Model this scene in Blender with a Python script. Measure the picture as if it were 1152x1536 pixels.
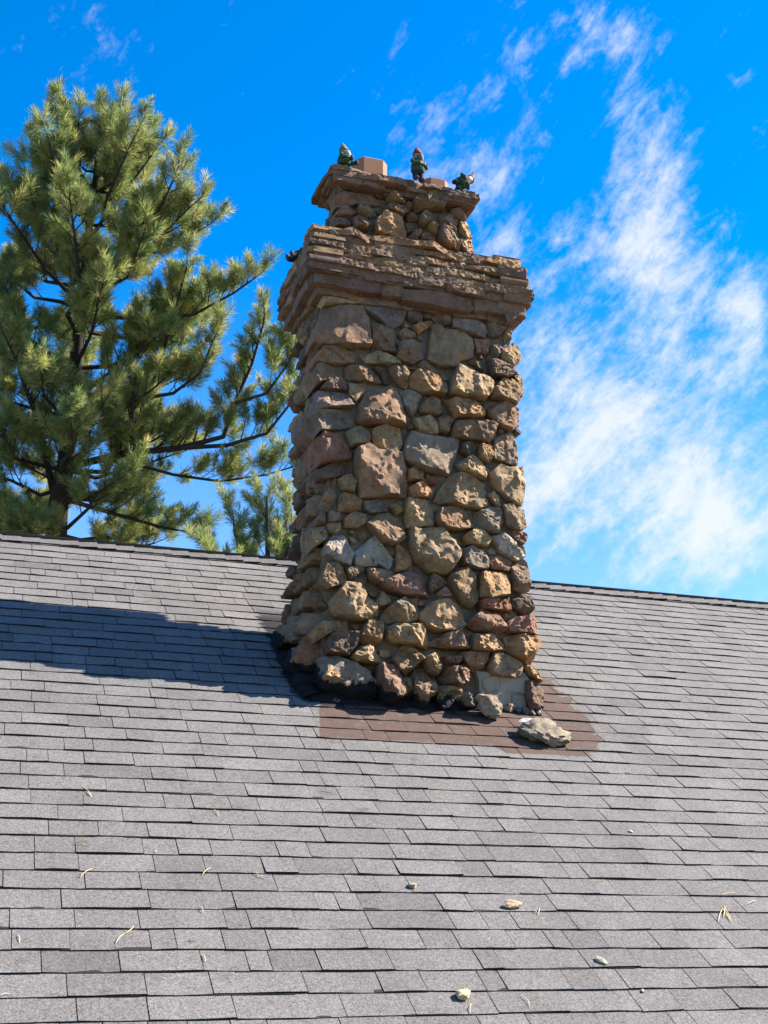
import bpy, math, random
import numpy as np
from mathutils import Vector

for o in list(bpy.data.objects): bpy.data.objects.remove(o)
scene = bpy.context.scene
col = scene.collection
rng = np.random.default_rng(7)
random.seed(7)

# ------------------------------------------------------------------ camera
FOC = 1900.0; CX, CY = 576.0, 768.0              # focal length / centre in photo pixels (1152 x 1536)
PITCH = math.radians(18.5); YAW = math.radians(18.5)
cam_data = bpy.data.cameras.new("camera")
cam_data.sensor_fit = 'VERTICAL'; cam_data.sensor_height = 36.0
cam_data.lens = FOC / 1536.0 * 36.0
cam_data.clip_start = 0.05; cam_data.clip_end = 3000.0
cam = bpy.data.objects.new("camera", cam_data); col.objects.link(cam)
cam.location = (0, 0, 0)
cam.rotation_euler = (math.pi / 2 + PITCH, 0, -YAW)
scene.camera = cam
scene.render.resolution_x = 768; scene.render.resolution_y = 1024

vR = np.array([math.cos(YAW), -math.sin(YAW), 0]); vH = np.array([math.sin(YAW), math.cos(YAW), 0]); vZ = np.array([0, 0, 1.0])
vF = vH * math.cos(PITCH) + vZ * math.sin(PITCH); vU = -vH * math.sin(PITCH) + vZ * math.cos(PITCH)
def ray(x, y): return vF * FOC + vR * (x - CX) - vU * (y - CY)
def on_y(x, y, Y): r = ray(x, y); return r * (Y / r[1])
def at_depth(x, y, D): return ray(x, y) * (D / FOC)
def azel(x, y):
    r = ray(x, y); r = r / np.linalg.norm(r); return math.atan2(r[0], r[1]), math.asin(r[2])

# ------------------------------------------------------------------ sun, sky, exposure
SUN_L = np.array([1.0, -0.14, 0.95]); SUN_L = SUN_L / np.linalg.norm(SUN_L)
SUN_EL = math.asin(SUN_L[2]); SUN_ROT = math.atan2(SUN_L[0], SUN_L[1])
sl = bpy.data.lights.new("sun", 'SUN'); sl.energy = 5.0; sl.angle = math.radians(0.5); sl.color = (1.0, 0.93, 0.82)
so = bpy.data.objects.new("sun", sl); col.objects.link(so); so.location = (12, -4, 14)
so.rotation_euler = Vector(SUN_L).to_track_quat('Z', 'Y').to_euler()
scene.view_settings.view_transform = 'Standard'; scene.view_settings.look = 'None'
scene.view_settings.exposure = 1.70; scene.view_settings.gamma = 1.0; scene.view_settings.use_curve_mapping = False

class NT:
    """tiny node-tree helper"""
    def __init__(s, tree): s.t = tree; s.n = tree.nodes; s.l = tree.links
    def node(s, typ, **kw):
        nd = s.n.new(typ)
        for k, v in kw.items(): setattr(nd, k, v)
        return nd
    def set(s, sock, v):
        if isinstance(v, bpy.types.NodeSocket): s.l.new(v, sock)
        elif v is not None: sock.default_value = v
    def math(s, op, a, b=None, c=None, clamp=False):
        nd = s.n.new('ShaderNodeMath'); nd.operation = op; nd.use_clamp = clamp
        s.set(nd.inputs[0], a)
        if b is not None: s.set(nd.inputs[1], b)
        if c is not None: s.set(nd.inputs[2], c)
        return nd.outputs[0]
    def vmath(s, op, a, b=None, out=0):
        nd = s.n.new('ShaderNodeVectorMath'); nd.operation = op
        s.set(nd.inputs[0], a)
        if b is not None: s.set(nd.inputs[1], b)
        return nd.outputs[out]
    def noise(s, vec, scale, detail=4, rough=0.55, dist=0.0, out=0):
        nd = s.n.new('ShaderNodeTexNoise'); s.set(nd.inputs['Vector'], vec)
        nd.inputs['Scale'].default_value = scale; nd.inputs['Detail'].default_value = detail
        nd.inputs['Roughness'].default_value = rough; nd.inputs['Distortion'].default_value = dist
        return nd.outputs[out]
    def smooth(s, v, a, b, lo=0.0, hi=1.0):
        nd = s.n.new('ShaderNodeMapRange'); nd.interpolation_type = 'SMOOTHSTEP'
        s.set(nd.inputs[0], v)
        for i, q in ((1, a), (2, b), (3, lo), (4, hi)): s.set(nd.inputs[i], q)
        return nd.outputs[0]
    def mix(s, fac, a, b, mode='MIX'):
        nd = s.n.new('ShaderNodeMix'); nd.data_type = 'RGBA'; nd.blend_type = mode
        s.set(nd.inputs[0], fac)
        s.set(nd.inputs[6], a if isinstance(a, bpy.types.NodeSocket) else (*a, 1.0))
        s.set(nd.inputs[7], b if isinstance(b, bpy.types.NodeSocket) else (*b, 1.0))
        return nd.outputs[2]
    def sep(s, v):
        nd = s.n.new('ShaderNodeSeparateXYZ'); s.set(nd.inputs[0], v); return nd.outputs
    def comb(s, x, y, z=0.0):
        nd = s.n.new('ShaderNodeCombineXYZ')
        for i, q in enumerate((x, y, z)): s.set(nd.inputs[i], q)
        return nd.outputs[0]
    def bump(s, h, strength, dist, nrm=None):
        nd = s.n.new('ShaderNodeBump'); nd.inputs['Strength'].default_value = strength; nd.inputs['Distance'].default_value = dist
        s.set(nd.inputs['Height'], h)
        if nrm is not None: s.set(nd.inputs['Normal'], nrm)
        return nd.outputs[0]

world = bpy.data.worlds.new("World"); scene.world = world; world.use_nodes = True
W = NT(world.node_tree); W.n.clear()
sky = W.node('ShaderNodeTexSky', sky_type='NISHITA'); sky.sun_disc = False
sky.sun_elevation = SUN_EL; sky.sun_rotation = SUN_ROT
sky.altitude = 1800; sky.air_density = 1.0; sky.dust_density = 0.9; sky.ozone_density = 2.4
hs = W.node('ShaderNodeHueSaturation'); hs.inputs['Saturation'].default_value = 1.46; hs.inputs['Value'].default_value = 1.36
hs.inputs['Hue'].default_value = 0.502
W.l.new(sky.outputs[0], hs.inputs['Color'])
tc = W.node('ShaderNodeTexCoord')
dx, dy, dz = W.sep(tc.outputs['Generated'])
az = W.math('ARCTAN2', dx, dy); el = W.math('ARCSINE', dz)
# clouds: a bank of thin mottled cloud (lobes in azimuth / elevation) and loose wisps all round the sky
lobes = [  # photo pixel of the centre, half-sizes in pixels, amount
    (940, 780, 220, 130, .20), (820, 560, 130, 180, .22), (1000, 640, 110, 130, .14), (985, 400, 75, 110, .25), (960, 190, 55, 90, .25),
    (930, 50, 110, 40, .20), (700, 320, 90, 140, .19), (620, 190, 60, 80, .10), (1120, 480, 40, 60, .26),
    (1080, 760, 90, 120, .22), (175, 85, 45, 50, .10), (140, 25, 30, 30, .10), (790, 95, 20, 30, .12), (1105, 120, 18, 12, .15)]
bias = None
for (px, py, sx, sy, amp) in lobes:
    a0, e0 = azel(px, py)
    u = W.math('MULTIPLY', W.math('SUBTRACT', az, a0), FOC / sx * 0.93); v = W.math('MULTIPLY', W.math('SUBTRACT', el, e0), FOC / sy)
    g = W.math('MULTIPLY', W.math('EXPONENT', W.math('MULTIPLY', W.math('ADD', W.math('MULTIPLY', u, u), W.math('MULTIPLY', v, v)), -0.6)), amp)
    bias = g if bias is None else W.math('ADD', bias, g)
ca, sa = math.cos(math.radians(38)), math.sin(math.radians(38))
p1 = W.math('ADD', W.math('MULTIPLY', az, ca), W.math('MULTIPLY', el, sa))
p2 = W.math('SUBTRACT', W.math('MULTIPLY', el, ca), W.math('MULTIPLY', az, sa))
cvec = W.comb(W.math('MULTIPLY', p1, 0.50), p2, 0.3)
n_big = W.noise(cvec, 9.0, 5, 0.6, 0.4)
n_mid = W.noise(cvec, 30.0, 8, 0.68, 0.2)
n_fine = W.noise(W.comb(az, el, 1.7), 95.0, 4, 0.6, 0.3)
dens = W.math('ADD', W.math('ADD', W.math('MULTIPLY', W.math('SUBTRACT', n_big, .5), 0.55), W.math('MULTIPLY', W.math('SUBTRACT', n_mid, .5), 0.95)),
              W.math('MULTIPLY', W.math('SUBTRACT', n_fine, .5), 0.24))
far = W.noise(W.comb(az, el, 5.0), 2.2, 2, 0.5)
behind = W.smooth(W.math('ABSOLUTE', W.math('SUBTRACT', az, 0.33)), 0.55, 1.0, 0.0, 0.30)   # loose wisps also round the rest of the sky
bias = W.math('ADD', bias, W.math('MULTIPLY', behind, W.smooth(far, .45, .62)))
dens = W.math('ADD', dens, W.math('SUBTRACT', bias, 0.10))
cl = W.smooth(dens, 0.03, 0.47, 0.0, 0.88)
cl = W.math('MULTIPLY', cl, W.smooth(el, -0.02, 0.1))
veil = W.smooth(el, 0.52, 0.16, 0.0, 0.30)                      # thin haze that whitens the sky towards the horizon, all round
cl = W.math('SUBTRACT', 1.0, W.math('MULTIPLY', W.math('SUBTRACT', 1.0, cl), W.math('SUBTRACT', 1.0, veil)))
cmix = W.mix(cl, hs.outputs[0], (3.9, 4.0, 4.1))
bg = W.node('ShaderNodeBackground'); bg.inputs['Strength'].default_value = 0.077
W.l.new(cmix, bg.inputs['Color'])
wo = W.node('ShaderNodeOutputWorld'); W.l.new(bg.outputs[0], wo.inputs['Surface'])

# ------------------------------------------------------------------ roof frame
RP = math.radians(34.0); RD = 3.04                       # roof pitch, distance of the camera above the roof plane
nR = np.array([0, -math.sin(RP), math.cos(RP)]); sR = np.array([0, math.cos(RP), math.sin(RP)]); xR = np.array([1.0, 0, 0])
def roof_pt(X, s, h=0.0): return np.array([X, 0, 0]) + sR * s + nR * (h - RD)
def roof_px(x, y):
    r = ray(x, y); P = r * (-RD / (r @ nR)); return P[0], float(P @ sR)
EXPO = 0.1436; S0 = 4.112 - 15 * EXPO                    # course exposure and the first course at the eave
N_COURSE = 15 + 39
S_RIDGE = S0 + N_COURSE * EXPO
GROUND_Z = -4.3

# ------------------------------------------------------------------ noise and mesh helpers
def _hash(ix, iy, iz, seed):
    h = (ix * 374761393 + iy * 668265263 + iz * 2147483647 + seed * 1274126177) & 0xFFFFFFFF
    h = ((h ^ (h >> 13)) * 1274126177) & 0xFFFFFFFF
    h = (h ^ (h >> 16)) & 0xFFFF
    return h / 65535.0
def vnoise(p, seed=0):
    p = np.asarray(p, float); i = np.floor(p).astype(np.int64); f = p - i; f = f * f * (3 - 2 * f)
    out = 0
    for a in (0, 1):
        wx = f[:, 0] if a else 1 - f[:, 0]
        for b in (0, 1):
            wy = f[:, 1] if b else 1 - f[:, 1]
            for c in (0, 1):
                wz = f[:, 2] if c else 1 - f[:, 2]
                out = out + wx * wy * wz * _hash(i[:, 0] + a, i[:, 1] + b, i[:, 2] + c, seed)
    return out - 0.5
def fbm(p, freq, octv=3, seed=0, gain=0.5):
    p = np.asarray(p, float); r = 0; a = 1.0
    for k in range(octv):
        r = r + a * vnoise(p * freq + 17.3 * k, seed + k); freq *= 2.03; a *= gain
    return r

WLOC = {}
def wloc(o): return WLOC.get(o.name, np.zeros(3))
def raw_mesh(name, V, Fs, mats, smooth=True, sharp=None, mat_idx=None):
    me = bpy.data.meshes.new(name)
    me.from_pydata([tuple(v) for v in V], [], Fs)
    for m in mats: me.materials.append(m)
    if smooth:
        me.polygons.foreach_set('use_smooth', [True] * len(me.polygons))
        if sharp is not None: me.set_sharp_from_angle(angle=math.radians(sharp))
    if mat_idx is not None: me.polygons.foreach_set('material_index', mat_idx)
    me.update()
    return me
def link(name, me, parent=None, loc=(0, 0, 0)):
    o = bpy.data.objects.new(name, me); col.objects.link(o)
    loc = np.array(loc, float); WLOC[o.name] = loc
    if parent is not None:
        o.parent = parent; o.location = tuple(loc - wloc(parent))
    else: o.location = tuple(loc)
    return o
def mk(name, V, Fs, mat, parent=None, smooth=True, sharp=None, mat_idx=None, color=None, loc=None):
    V = np.asarray(V, float)
    c = V.mean(0) if loc is None else np.array(loc, float)
    me = raw_mesh(name, V - c, Fs, mat if isinstance(mat, (list, tuple)) else [mat], smooth, sharp, mat_idx)
    o = link(name, me, parent, c)
    if color is not None: o.color = (*color, 1.0)
    return o
def empty(name, loc):
    o = bpy.data.objects.new(name, None); col.objects.link(o); o.location = tuple(loc); o.empty_display_size = 0.1
    WLOC[o.name] = np.array(loc, float); return o
def tag(o, label=None, cat=None, group=None, kind=None):
    if label: o['label'] = label
    if cat: o['category'] = cat
    if group: o['group'] = group
    if kind: o['kind'] = kind
    return o
class MB:
    """collects vertices and faces of one mesh"""
    def __init__(s): s.V = []; s.F = []; s.M = []
    def add(s, V, F, m=0):
        b = len(s.V); s.V.extend([tuple(v) for v in V]); s.F.extend([tuple(i + b for i in f) for f in F]); s.M.extend([m] * len(F)); return s
    def box(s, lo, hi, m=0):
        x0, y0, z0 = lo; x1, y1, z1 = hi
        V = [(x0, y0, z0), (x1, y0, z0), (x1, y1, z0), (x0, y1, z0), (x0, y0, z1), (x1, y0, z1), (x1, y1, z1), (x0, y1, z1)]
        return s.add(V, BOXF, m)
    def tube(s, pts, rad, seg=8, m=0, cap=True):
        pts = [np.array(p, float) for p in pts]; n = len(pts); V = []; F = []
        t0 = pts[1] - pts[0]; t0 /= np.linalg.norm(t0)
        a = np.cross(t0, [0, 0, 1.0]); a = a if np.linalg.norm(a) > .05 else np.cross(t0, [0, 1.0, 0]); a /= np.linalg.norm(a)
        for i in range(n):
            t = pts[min(i + 1, n - 1)] - pts[max(i - 1, 0)]; t /= (np.linalg.norm(t) + 1e-9)
            a = a - t * (a @ t); a /= (np.linalg.norm(a) + 1e-9); b = np.cross(t, a)
            r = rad[i] if hasattr(rad, '__len__') else rad
            for k in range(seg):
                w = 2 * math.pi * k / seg; V.append(pts[i] + (a * math.cos(w) + b * math.sin(w)) * r)
        for i in range(n - 1):
            for k in range(seg):
                F.append((i * seg + k, i * seg + (k + 1) % seg, (i + 1) * seg + (k + 1) % seg, (i + 1) * seg + k))
        if cap: F.append(tuple(range(seg - 1, -1, -1))); F.append(tuple((n - 1) * seg + k for k in range(seg)))
        return s.add(V, F, m)
    def ellipsoid(s, c, r, seg=16, rings=10, m=0, rot=None):
        V = []; F = []
        for i in range(rings + 1):
            th = math.pi * i / rings
            for k in range(seg):
                w = 2 * math.pi * k / seg; V.append((r[0] * math.sin(th) * math.cos(w), r[1] * math.sin(th) * math.sin(w), r[2] * math.cos(th)))
        for i in range(rings):
            for k in range(seg): F.append((i * seg + k, (i + 1) * seg + k, (i + 1) * seg + (k + 1) % seg, i * seg + (k + 1) % seg))
        V = np.array(V)
        if rot is not None: V = V @ np.array(rot).T
        return s.add(V + np.array(c), F, m)
    def lathe(s, prof, seg=18, m=0, c=(0, 0, 0)):
        V = []; F = []
        for r, z in prof:
            for k in range(seg):
                w = 2 * math.pi * k / seg; V.append((r * math.cos(w) + c[0], r * math.sin(w) + c[1], z + c[2]))
        for i in range(len(prof) - 1):
            for k in range(seg): F.append((i * seg + k, i * seg + (k + 1) % seg, (i + 1) * seg + (k + 1) % seg, (i + 1) * seg + k))
        F.append(tuple(range(seg - 1, -1, -1))); F.append(tuple((len(prof) - 1) * seg + k for k in range(seg)))
        return s.add(V, F, m)
    def make(s, name, mat, parent=None, smooth=True, sharp=40, color=None, loc=None):
        return mk(name, s.V, s.F, mat, parent, smooth, sharp, s.M, color, loc)
BOXF = [(3, 2, 1, 0), (4, 5, 6, 7), (0, 1, 5, 4), (1, 2, 6, 5), (2, 3, 7, 6), (3, 0, 4, 7)]

# ------------------------------------------------------------------ materials
def new_mat(name):
    m = bpy.data.materials.new(name); m.use_nodes = True; t = NT(m.node_tree); t.n.clear()
    b = t.node('ShaderNodeBsdfPrincipled'); o = t.node('ShaderNodeOutputMaterial'); t.l.new(b.outputs[0], o.inputs[0])
    b.inputs['Roughness'].default_value = 0.9; b.inputs['Specular IOR Level'].default_value = 0.25
    return m, t, b
def geo_pos(t): return t.node('ShaderNodeNewGeometry').outputs['Position']
def roof_coords(t):
    P = geo_pos(t); x, y, z = t.sep(P)
    s_ = t.vmath('DOT_PRODUCT', P, tuple(sR), out=1)
    h_ = t.math('ADD', t.vmath('DOT_PRODUCT', P, tuple(nR), out=1), RD)
    return P, x, s_, h_

def mat_shingle():
    m, t, b = new_mat("asphalt_shingle")
    P, x, s_, h_ = roof_coords(t)
    at = t.node('ShaderNodeAttribute', attribute_name='tint'); tint = at.outputs['Fac']
    fine = t.noise(P, 150, 3, 0.7); mid = t.noise(P, 60, 3, 0.6); blot = t.noise(P, 3.0, 4, 0.6); blot2 = t.noise(P, 9.0, 4, 0.65, 0.3)
    g = t.math('ADD', t.math('MULTIPLY', t.math('SUBTRACT', fine, .5), 3.0), t.math('MULTIPLY', t.math('SUBTRACT', mid, .5), 1.2))
    v = t.math('ADD', 1.0, g)
    v = t.math('MULTIPLY', v, tint)
    v = t.math('MULTIPLY', v, t.smooth(blot, .3, .7, .90, 1.08))
    v = t.math('MULTIPLY', v, t.smooth(blot2, .58, .76, 1.0, .68))
    v = t.math('MAXIMUM', v, 0.25)
    warm = t.smooth(t.noise(P, 140, 2, .6, 0.2), .35, .65)
    base = t.mix(warm, (.111, .104, .106), (.133, .122, .110))
    c = t.node('ShaderNodeVectorMath', operation='SCALE'); t.l.new(base, c.inputs[0]); t.l.new(v, c.inputs[3])
    # brown roof coating brushed round the foot of the chimney, its edge following the courses
    wob = t.math('MULTIPLY', t.math('SUBTRACT', t.noise(P, 6, 4, .65), .5), 0.22)
    wob2 = t.math('MULTIPLY', t.math('SUBTRACT', t.noise(P, 26, 3, .6), .5), 0.035)
    wb = t.math('ADD', wob, wob2)
    stepd = t.smooth(x, 3.02, 3.10, PATCH_S, PATCH_S - EXPO * .62)
    k1 = t.smooth(t.math('ADD', t.math('SUBTRACT', s_, stepd), t.math('MULTIPLY', wb, .25)), 0.0, 0.012)
    k2 = t.smooth(t.math('SUBTRACT', t.math('ADD', x, t.math('MULTIPLY', wb, .22)), t.math('ADD', 1.95, t.math('MULTIPLY', t.math('SUBTRACT', s_, 6.40), .22))), 0.0, 0.012)
    right = t.math('SUBTRACT', 3.88, t.math('MULTIPLY', t.math('MAXIMUM', t.math('SUBTRACT', 6.66, s_), 0.0), .75))
    k3 = t.smooth(t.math('SUBTRACT', right, t.math('ADD', x, t.math('MULTIPLY', wb, 1.9))), 0.0, 0.02)
    k4 = t.smooth(t.math('SUBTRACT', t.math('ADD', 7.62, wb), s_), 0.0, 0.1)
    k5 = t.smooth(t.math('SUBTRACT', t.math('ADD', t.math('MULTIPLY', x, 1.0), wb), t.smooth(s_, 6.9, 7.0, 1.9, 2.02)), 0.0, .01)
    k = t.math('MULTIPLY', t.math('MULTIPLY', k1, k2), t.math('MULTIPLY', k3, t.math('MULTIPLY', k4, k5)))
    wear = t.smooth(t.noise(P, 30, 5, .75), .33, .47, .35, 1.0)
    k = t.math('MULTIPLY', k, wear)
    brown = t.mix(t.noise(P, 22, 4, .6), (.054, .032, .024), (.094, .059, .045))
    c2 = t.mix(k, c.outputs[0], brown)
    # black roof cement smeared along the joint with the chimney
    tn = t.noise(P, 9, 4, .6)
    tx = t.math('SUBTRACT', x, 2.02); 
    d1 = t.math('MAXIMUM', t.math('SUBTRACT', 2.06, x), 0.0)
    s_edge = t.math('MAXIMUM', t.math('SUBTRACT', 7.0, s_), 0.0)
    dd = t.math('ADD', t.math('SQRT', t.math('ADD', t.math('MULTIPLY', d1, d1), t.math('MULTIPLY', s_edge, s_edge))), t.math('MULTIPLY', t.math('SUBTRACT', tn, .5), .22))
    xr = t.smooth(x, 3.0, 3.2, 1.0, 0.0); su = t.smooth(s_, 8.3, 8.6, 1.0, 0.0)
    tk = t.math('MULTIPLY', t.math('MULTIPLY', t.smooth(dd, .11, .15, 1.0, 0.0), xr), su)
    c3 = t.mix(tk, c2, (.012, .012, .013))
    t.l.new(c3, b.inputs['Base Color'])
    b.inputs['Roughness'].default_value = 0.92
    bm = t.bump(t.math('ADD', fine, t.math('MULTIPLY', mid, .5)), 0.55, 0.004)
    t.l.new(bm, b.inputs['Normal'])
    return m
PATCH_S = S0 + EXPO * round((6.40 - S0) / EXPO)

def mat_plain(name, c, rough=.85, var=.15, scale=40, bump=.2, spec=.25, c2=None):
    m, t, b = new_mat(name)
    P = geo_pos(t); nz = t.noise(P, scale, 4, .6)
    cc = t.mix(nz, tuple(q * (1 - var) for q in c), c2 if c2 else tuple(min(1, q * (1 + var)) for q in c))
    t.l.new(cc, b.inputs['Base Color']); b.inputs['Roughness'].default_value = rough; b.inputs['Specular IOR Level'].default_value = spec
    if bump: t.l.new(t.bump(nz, bump, .004), b.inputs['Normal'])
    return m

def mat_stone(name="fieldstone", tar=True):
    m, t, b = new_mat(name)
    P, x, s_, h_ = roof_coords(t)
    oi = t.node('ShaderNodeObjectInfo')
    Q = t.vmath('ADD', P, t.comb(t.math('MULTIPLY', oi.outputs['Random'], 31.0), t.math('MULTIPLY', oi.outputs['Random'], 57.0), oi.outputs['Random']))
    base = oi.outputs['Color']
    n1 = t.noise(Q, 9, 6, .65, .4); n2 = t.noise(Q, 38, 6, .7, .2); n3 = t.noise(Q, 160, 3, .7)
    v = t.math('ADD', t.smooth(n1, .3, .72, .66, 1.22), t.math('ADD', t.math('MULTIPLY', t.math('SUBTRACT', n2, .5), .9), t.math('MULTIPLY', t.math('SUBTRACT', n3, .5), .7)))
    v = t.math('MAXIMUM', v, .2)
    c = t.node('ShaderNodeVectorMath', operation='SCALE'); t.l.new(base, c.inputs[0]); t.l.new(v, c.inputs[3])
    rust = t.smooth(t.noise(t.vmath('ADD', Q, (4, 9, 2)), 12, 5, .65, .6), .54, .68, 0, .6)
    c1 = t.mix(rust, c.outputs[0], (.27, .150, .070))
    pale = t.smooth(t.noise(t.vmath('ADD', Q, (9, 1, 7)), 16, 5, .7, .5), .62, .70, 0, .30)
    c1 = t.mix(pale, c1, (.34, .265, .19))
    lich = t.smooth(t.noise(t.vmath('ADD', Q, (1, 7, 3)), 21, 5, .72, .3), .60, .66, 0, .75)
    c1 = t.mix(lich, c1, (.035, .031, .029))
    if tar:
        tn = t.noise(P, 11, 4, .6)
        hh = t.math('ADD', h_, t.math('MULTIPLY', t.math('SUBTRACT', tn, .5), .22))
        limx = t.smooth(x, 2.2, 3.2, .15, .06)
        tk = t.smooth(t.math('SUBTRACT', limx, hh), 0.0, .02)
        c1 = t.mix(tk, c1, (.012, .012, .014))
    t.l.new(c1, b.inputs['Base Color'])
    hgt = t.math('ADD', t.math('MULTIPLY', n1, .35), t.math('ADD', t.math('MULTIPLY', n2, .9), t.math('MULTIPLY', n3, .5)))
    t.l.new(t.bump(hgt, 1.0, 0.014), b.inputs['Normal'])
    return m

M = {}
M['shingle'] = mat_shingle()
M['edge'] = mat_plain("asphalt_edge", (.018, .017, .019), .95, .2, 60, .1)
M['stone'] = mat_stone()
M['mortar'] = mat_plain("mortar", (.165, .128, .092), .95, .45, 18, .9)
M['tar'] = mat_plain("roof_cement", (.010, .010, .011), .85, .3, 25, .9, .1)
M['clay'] = mat_plain("fired_clay", (.30, .150, .085), .8, .12, 14, .15)
M['block'] = mat_plain("concrete_block", (.26, .22, .165), .95, .55, 9, .9)
M['deck'] = mat_plain("roof_deck", (.05, .045, .042), .95)
M['wall'] = mat_plain("stained_siding", (.16, .085, .045), .8, .3, 6, .2)
M['trim'] = mat_plain("trim_paint", (.30, .27, .22), .7)
M['ground'] = mat_plain("dry_grass_ground", (.13, .105, .06), .95, .4, .6, .3, c2=(.075, .085, .035))

# ------------------------------------------------------------------ ground
g = MB(); R_ = 1500; N_ = 24
gv = []; gf = []
for i in range(N_ + 1):
    for j in range(N_ + 1): gv.append((-R_ + 2 * R_ * i / N_, -R_ + 2 * R_ * j / N_, GROUND_Z))
for i in range(N_):
    for j in range(N_): gf.append((i * (N_ + 1) + j, (i + 1) * (N_ + 1) + j, (i + 1) * (N_ + 1) + j + 1, i * (N_ + 1) + j + 1))
tag(mk('ground', gv, gf, M['ground'], loc=(0, 0, GROUND_Z)), kind='structure')

# ------------------------------------------------------------------ house
HX0, HX1 = -4.5, 13.5
S_E = S0 - 0.02
ridge = roof_pt(0, S_RIDGE); YR, ZR = ridge[1], ridge[2]
eave = roof_pt(0, S_E); YE, ZE = eave[1], eave[2]
house = empty('house', (4.5, YR, GROUND_Z))
tag(house, 'house with a grey shingled gable roof carrying the stone chimney', 'house')
# roof slab: a thick inverted V whose top lies just under the shingles
YB, ZB = 2 * YR - YE, ZE
th = 0.22
prof = [(YE, ZE - .004), (YR, ZR - .004), (YB, ZB - .004), (YB, ZB - th), (YR, ZR - th - .02), (YE, ZE - th)]
V = [(HX0, y, z) for y, z in prof] + [(HX1, y, z) for y, z in prof]
F = [(0, 1, 7, 6), (1, 2, 8, 7), (2, 3, 9, 8), (3, 4, 10, 9), (4, 5, 11, 10), (5, 0, 6, 11), (0, 5, 4, 1), (1, 4, 3, 2), (6, 7, 10, 11), (7, 8, 9, 10)]
roof = mk('roof', V, F, M['deck'], house, smooth=False)
# walls: four walls under the eaves and gables
wy0, wy1 = YE + .45, YB - .45
def wz(y): return ZE - th + math.tan(RP) * (min(y, 2 * YR - y) - YE) - .01
for nm, lo, hi in (('wall', (HX0 + .4, wy0, GROUND_Z), (HX1 - .4, wy0 + .18, wz(wy0))), ('wall', (HX0 + .4, wy1 - .18, GROUND_Z), (HX1 - .4, wy1, wz(wy1)))):
    MB().box(lo, hi).make(nm, M['wall'], house, smooth=False)
for xa in (HX0 + .42, HX1 - .60):
    P_ = [(wy0 + .19, GROUND_Z), (wy1 - .19, GROUND_Z), (wy1 - .19, wz(wy1 - .19)), (YR, wz(YR)), (wy0 + .19, wz(wy0 + .19))]
    V = [(xa, y, z) for y, z in P_] + [(xa + .18, y, z) for y, z in P_]
    F = [(4, 3, 2, 1, 0), (5, 6, 7, 8, 9)] + [(i, (i + 1) % 5, (i + 1) % 5 + 5, i + 5) for i in range(5)]
    mk('wall', V, F, M['wall'], house, smooth=False)
# fascia boards along both eaves
for y, sgn in ((YE, -1), (YB, 1)):
    MB().box((HX0, min(y + sgn * .004, y + sgn * .03), ZE - th - .02), (HX1, max(y + sgn * .004, y + sgn * .03), ZE - .02)).make('fascia', M['trim'], house, smooth=False)

# ------------------------------------------------------------------ shingles of the front slope
def tab(X0, X1, s, lift, hang, tw=0.0, drop=0.0):
    """one tab: its lower edge at s, its top tucked under the next course"""
    top = s + EXPO + .05
    nx = max(2, int((X1 - X0) / .09) + 1)
    V = []; xs = np.linspace(X0, X1, nx)
    for i, X in enumerate(xs):
        u = i / (nx - 1)
        wob = .0016 * math.sin(X * 9.3 + s * 31) + .0012 * math.sin(X * 23 + s * 7)
        hl = .0118 + lift + tw * (u - .5) + wob
        sl_ = s + hang + drop * (u - .5) + .0022 * math.sin(X * 3.1 + s * 13) + .0014 * math.sin(X * 17 + s * 5)
        V += [roof_pt(X, sl_, .0035 + lift * .3), roof_pt(X, sl_, hl), roof_pt(X, top, .004)]
    F = []; Mi = []
    for i in range(nx - 1):
        a = 3 * i; b = 3 * (i + 1)
        F.append((a + 1, b + 1, b + 2, a + 2)); Mi.append(0)
        F.append((a, b, b + 1, a + 1)); Mi.append(1)
        F.append((a, a + 2, b + 2, b)); Mi.append(1)
    F.append((0, 1, 2)); Mi.append(1); e = 3 * (nx - 1); F.append((e, e + 2, e + 1)); Mi.append(1)
    return V, F, Mi
CH = dict(x0=2.09, x1=3.50, y0=7.49, y1=8.12)          # body of the chimney
tabs = []
under = MB()
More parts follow.
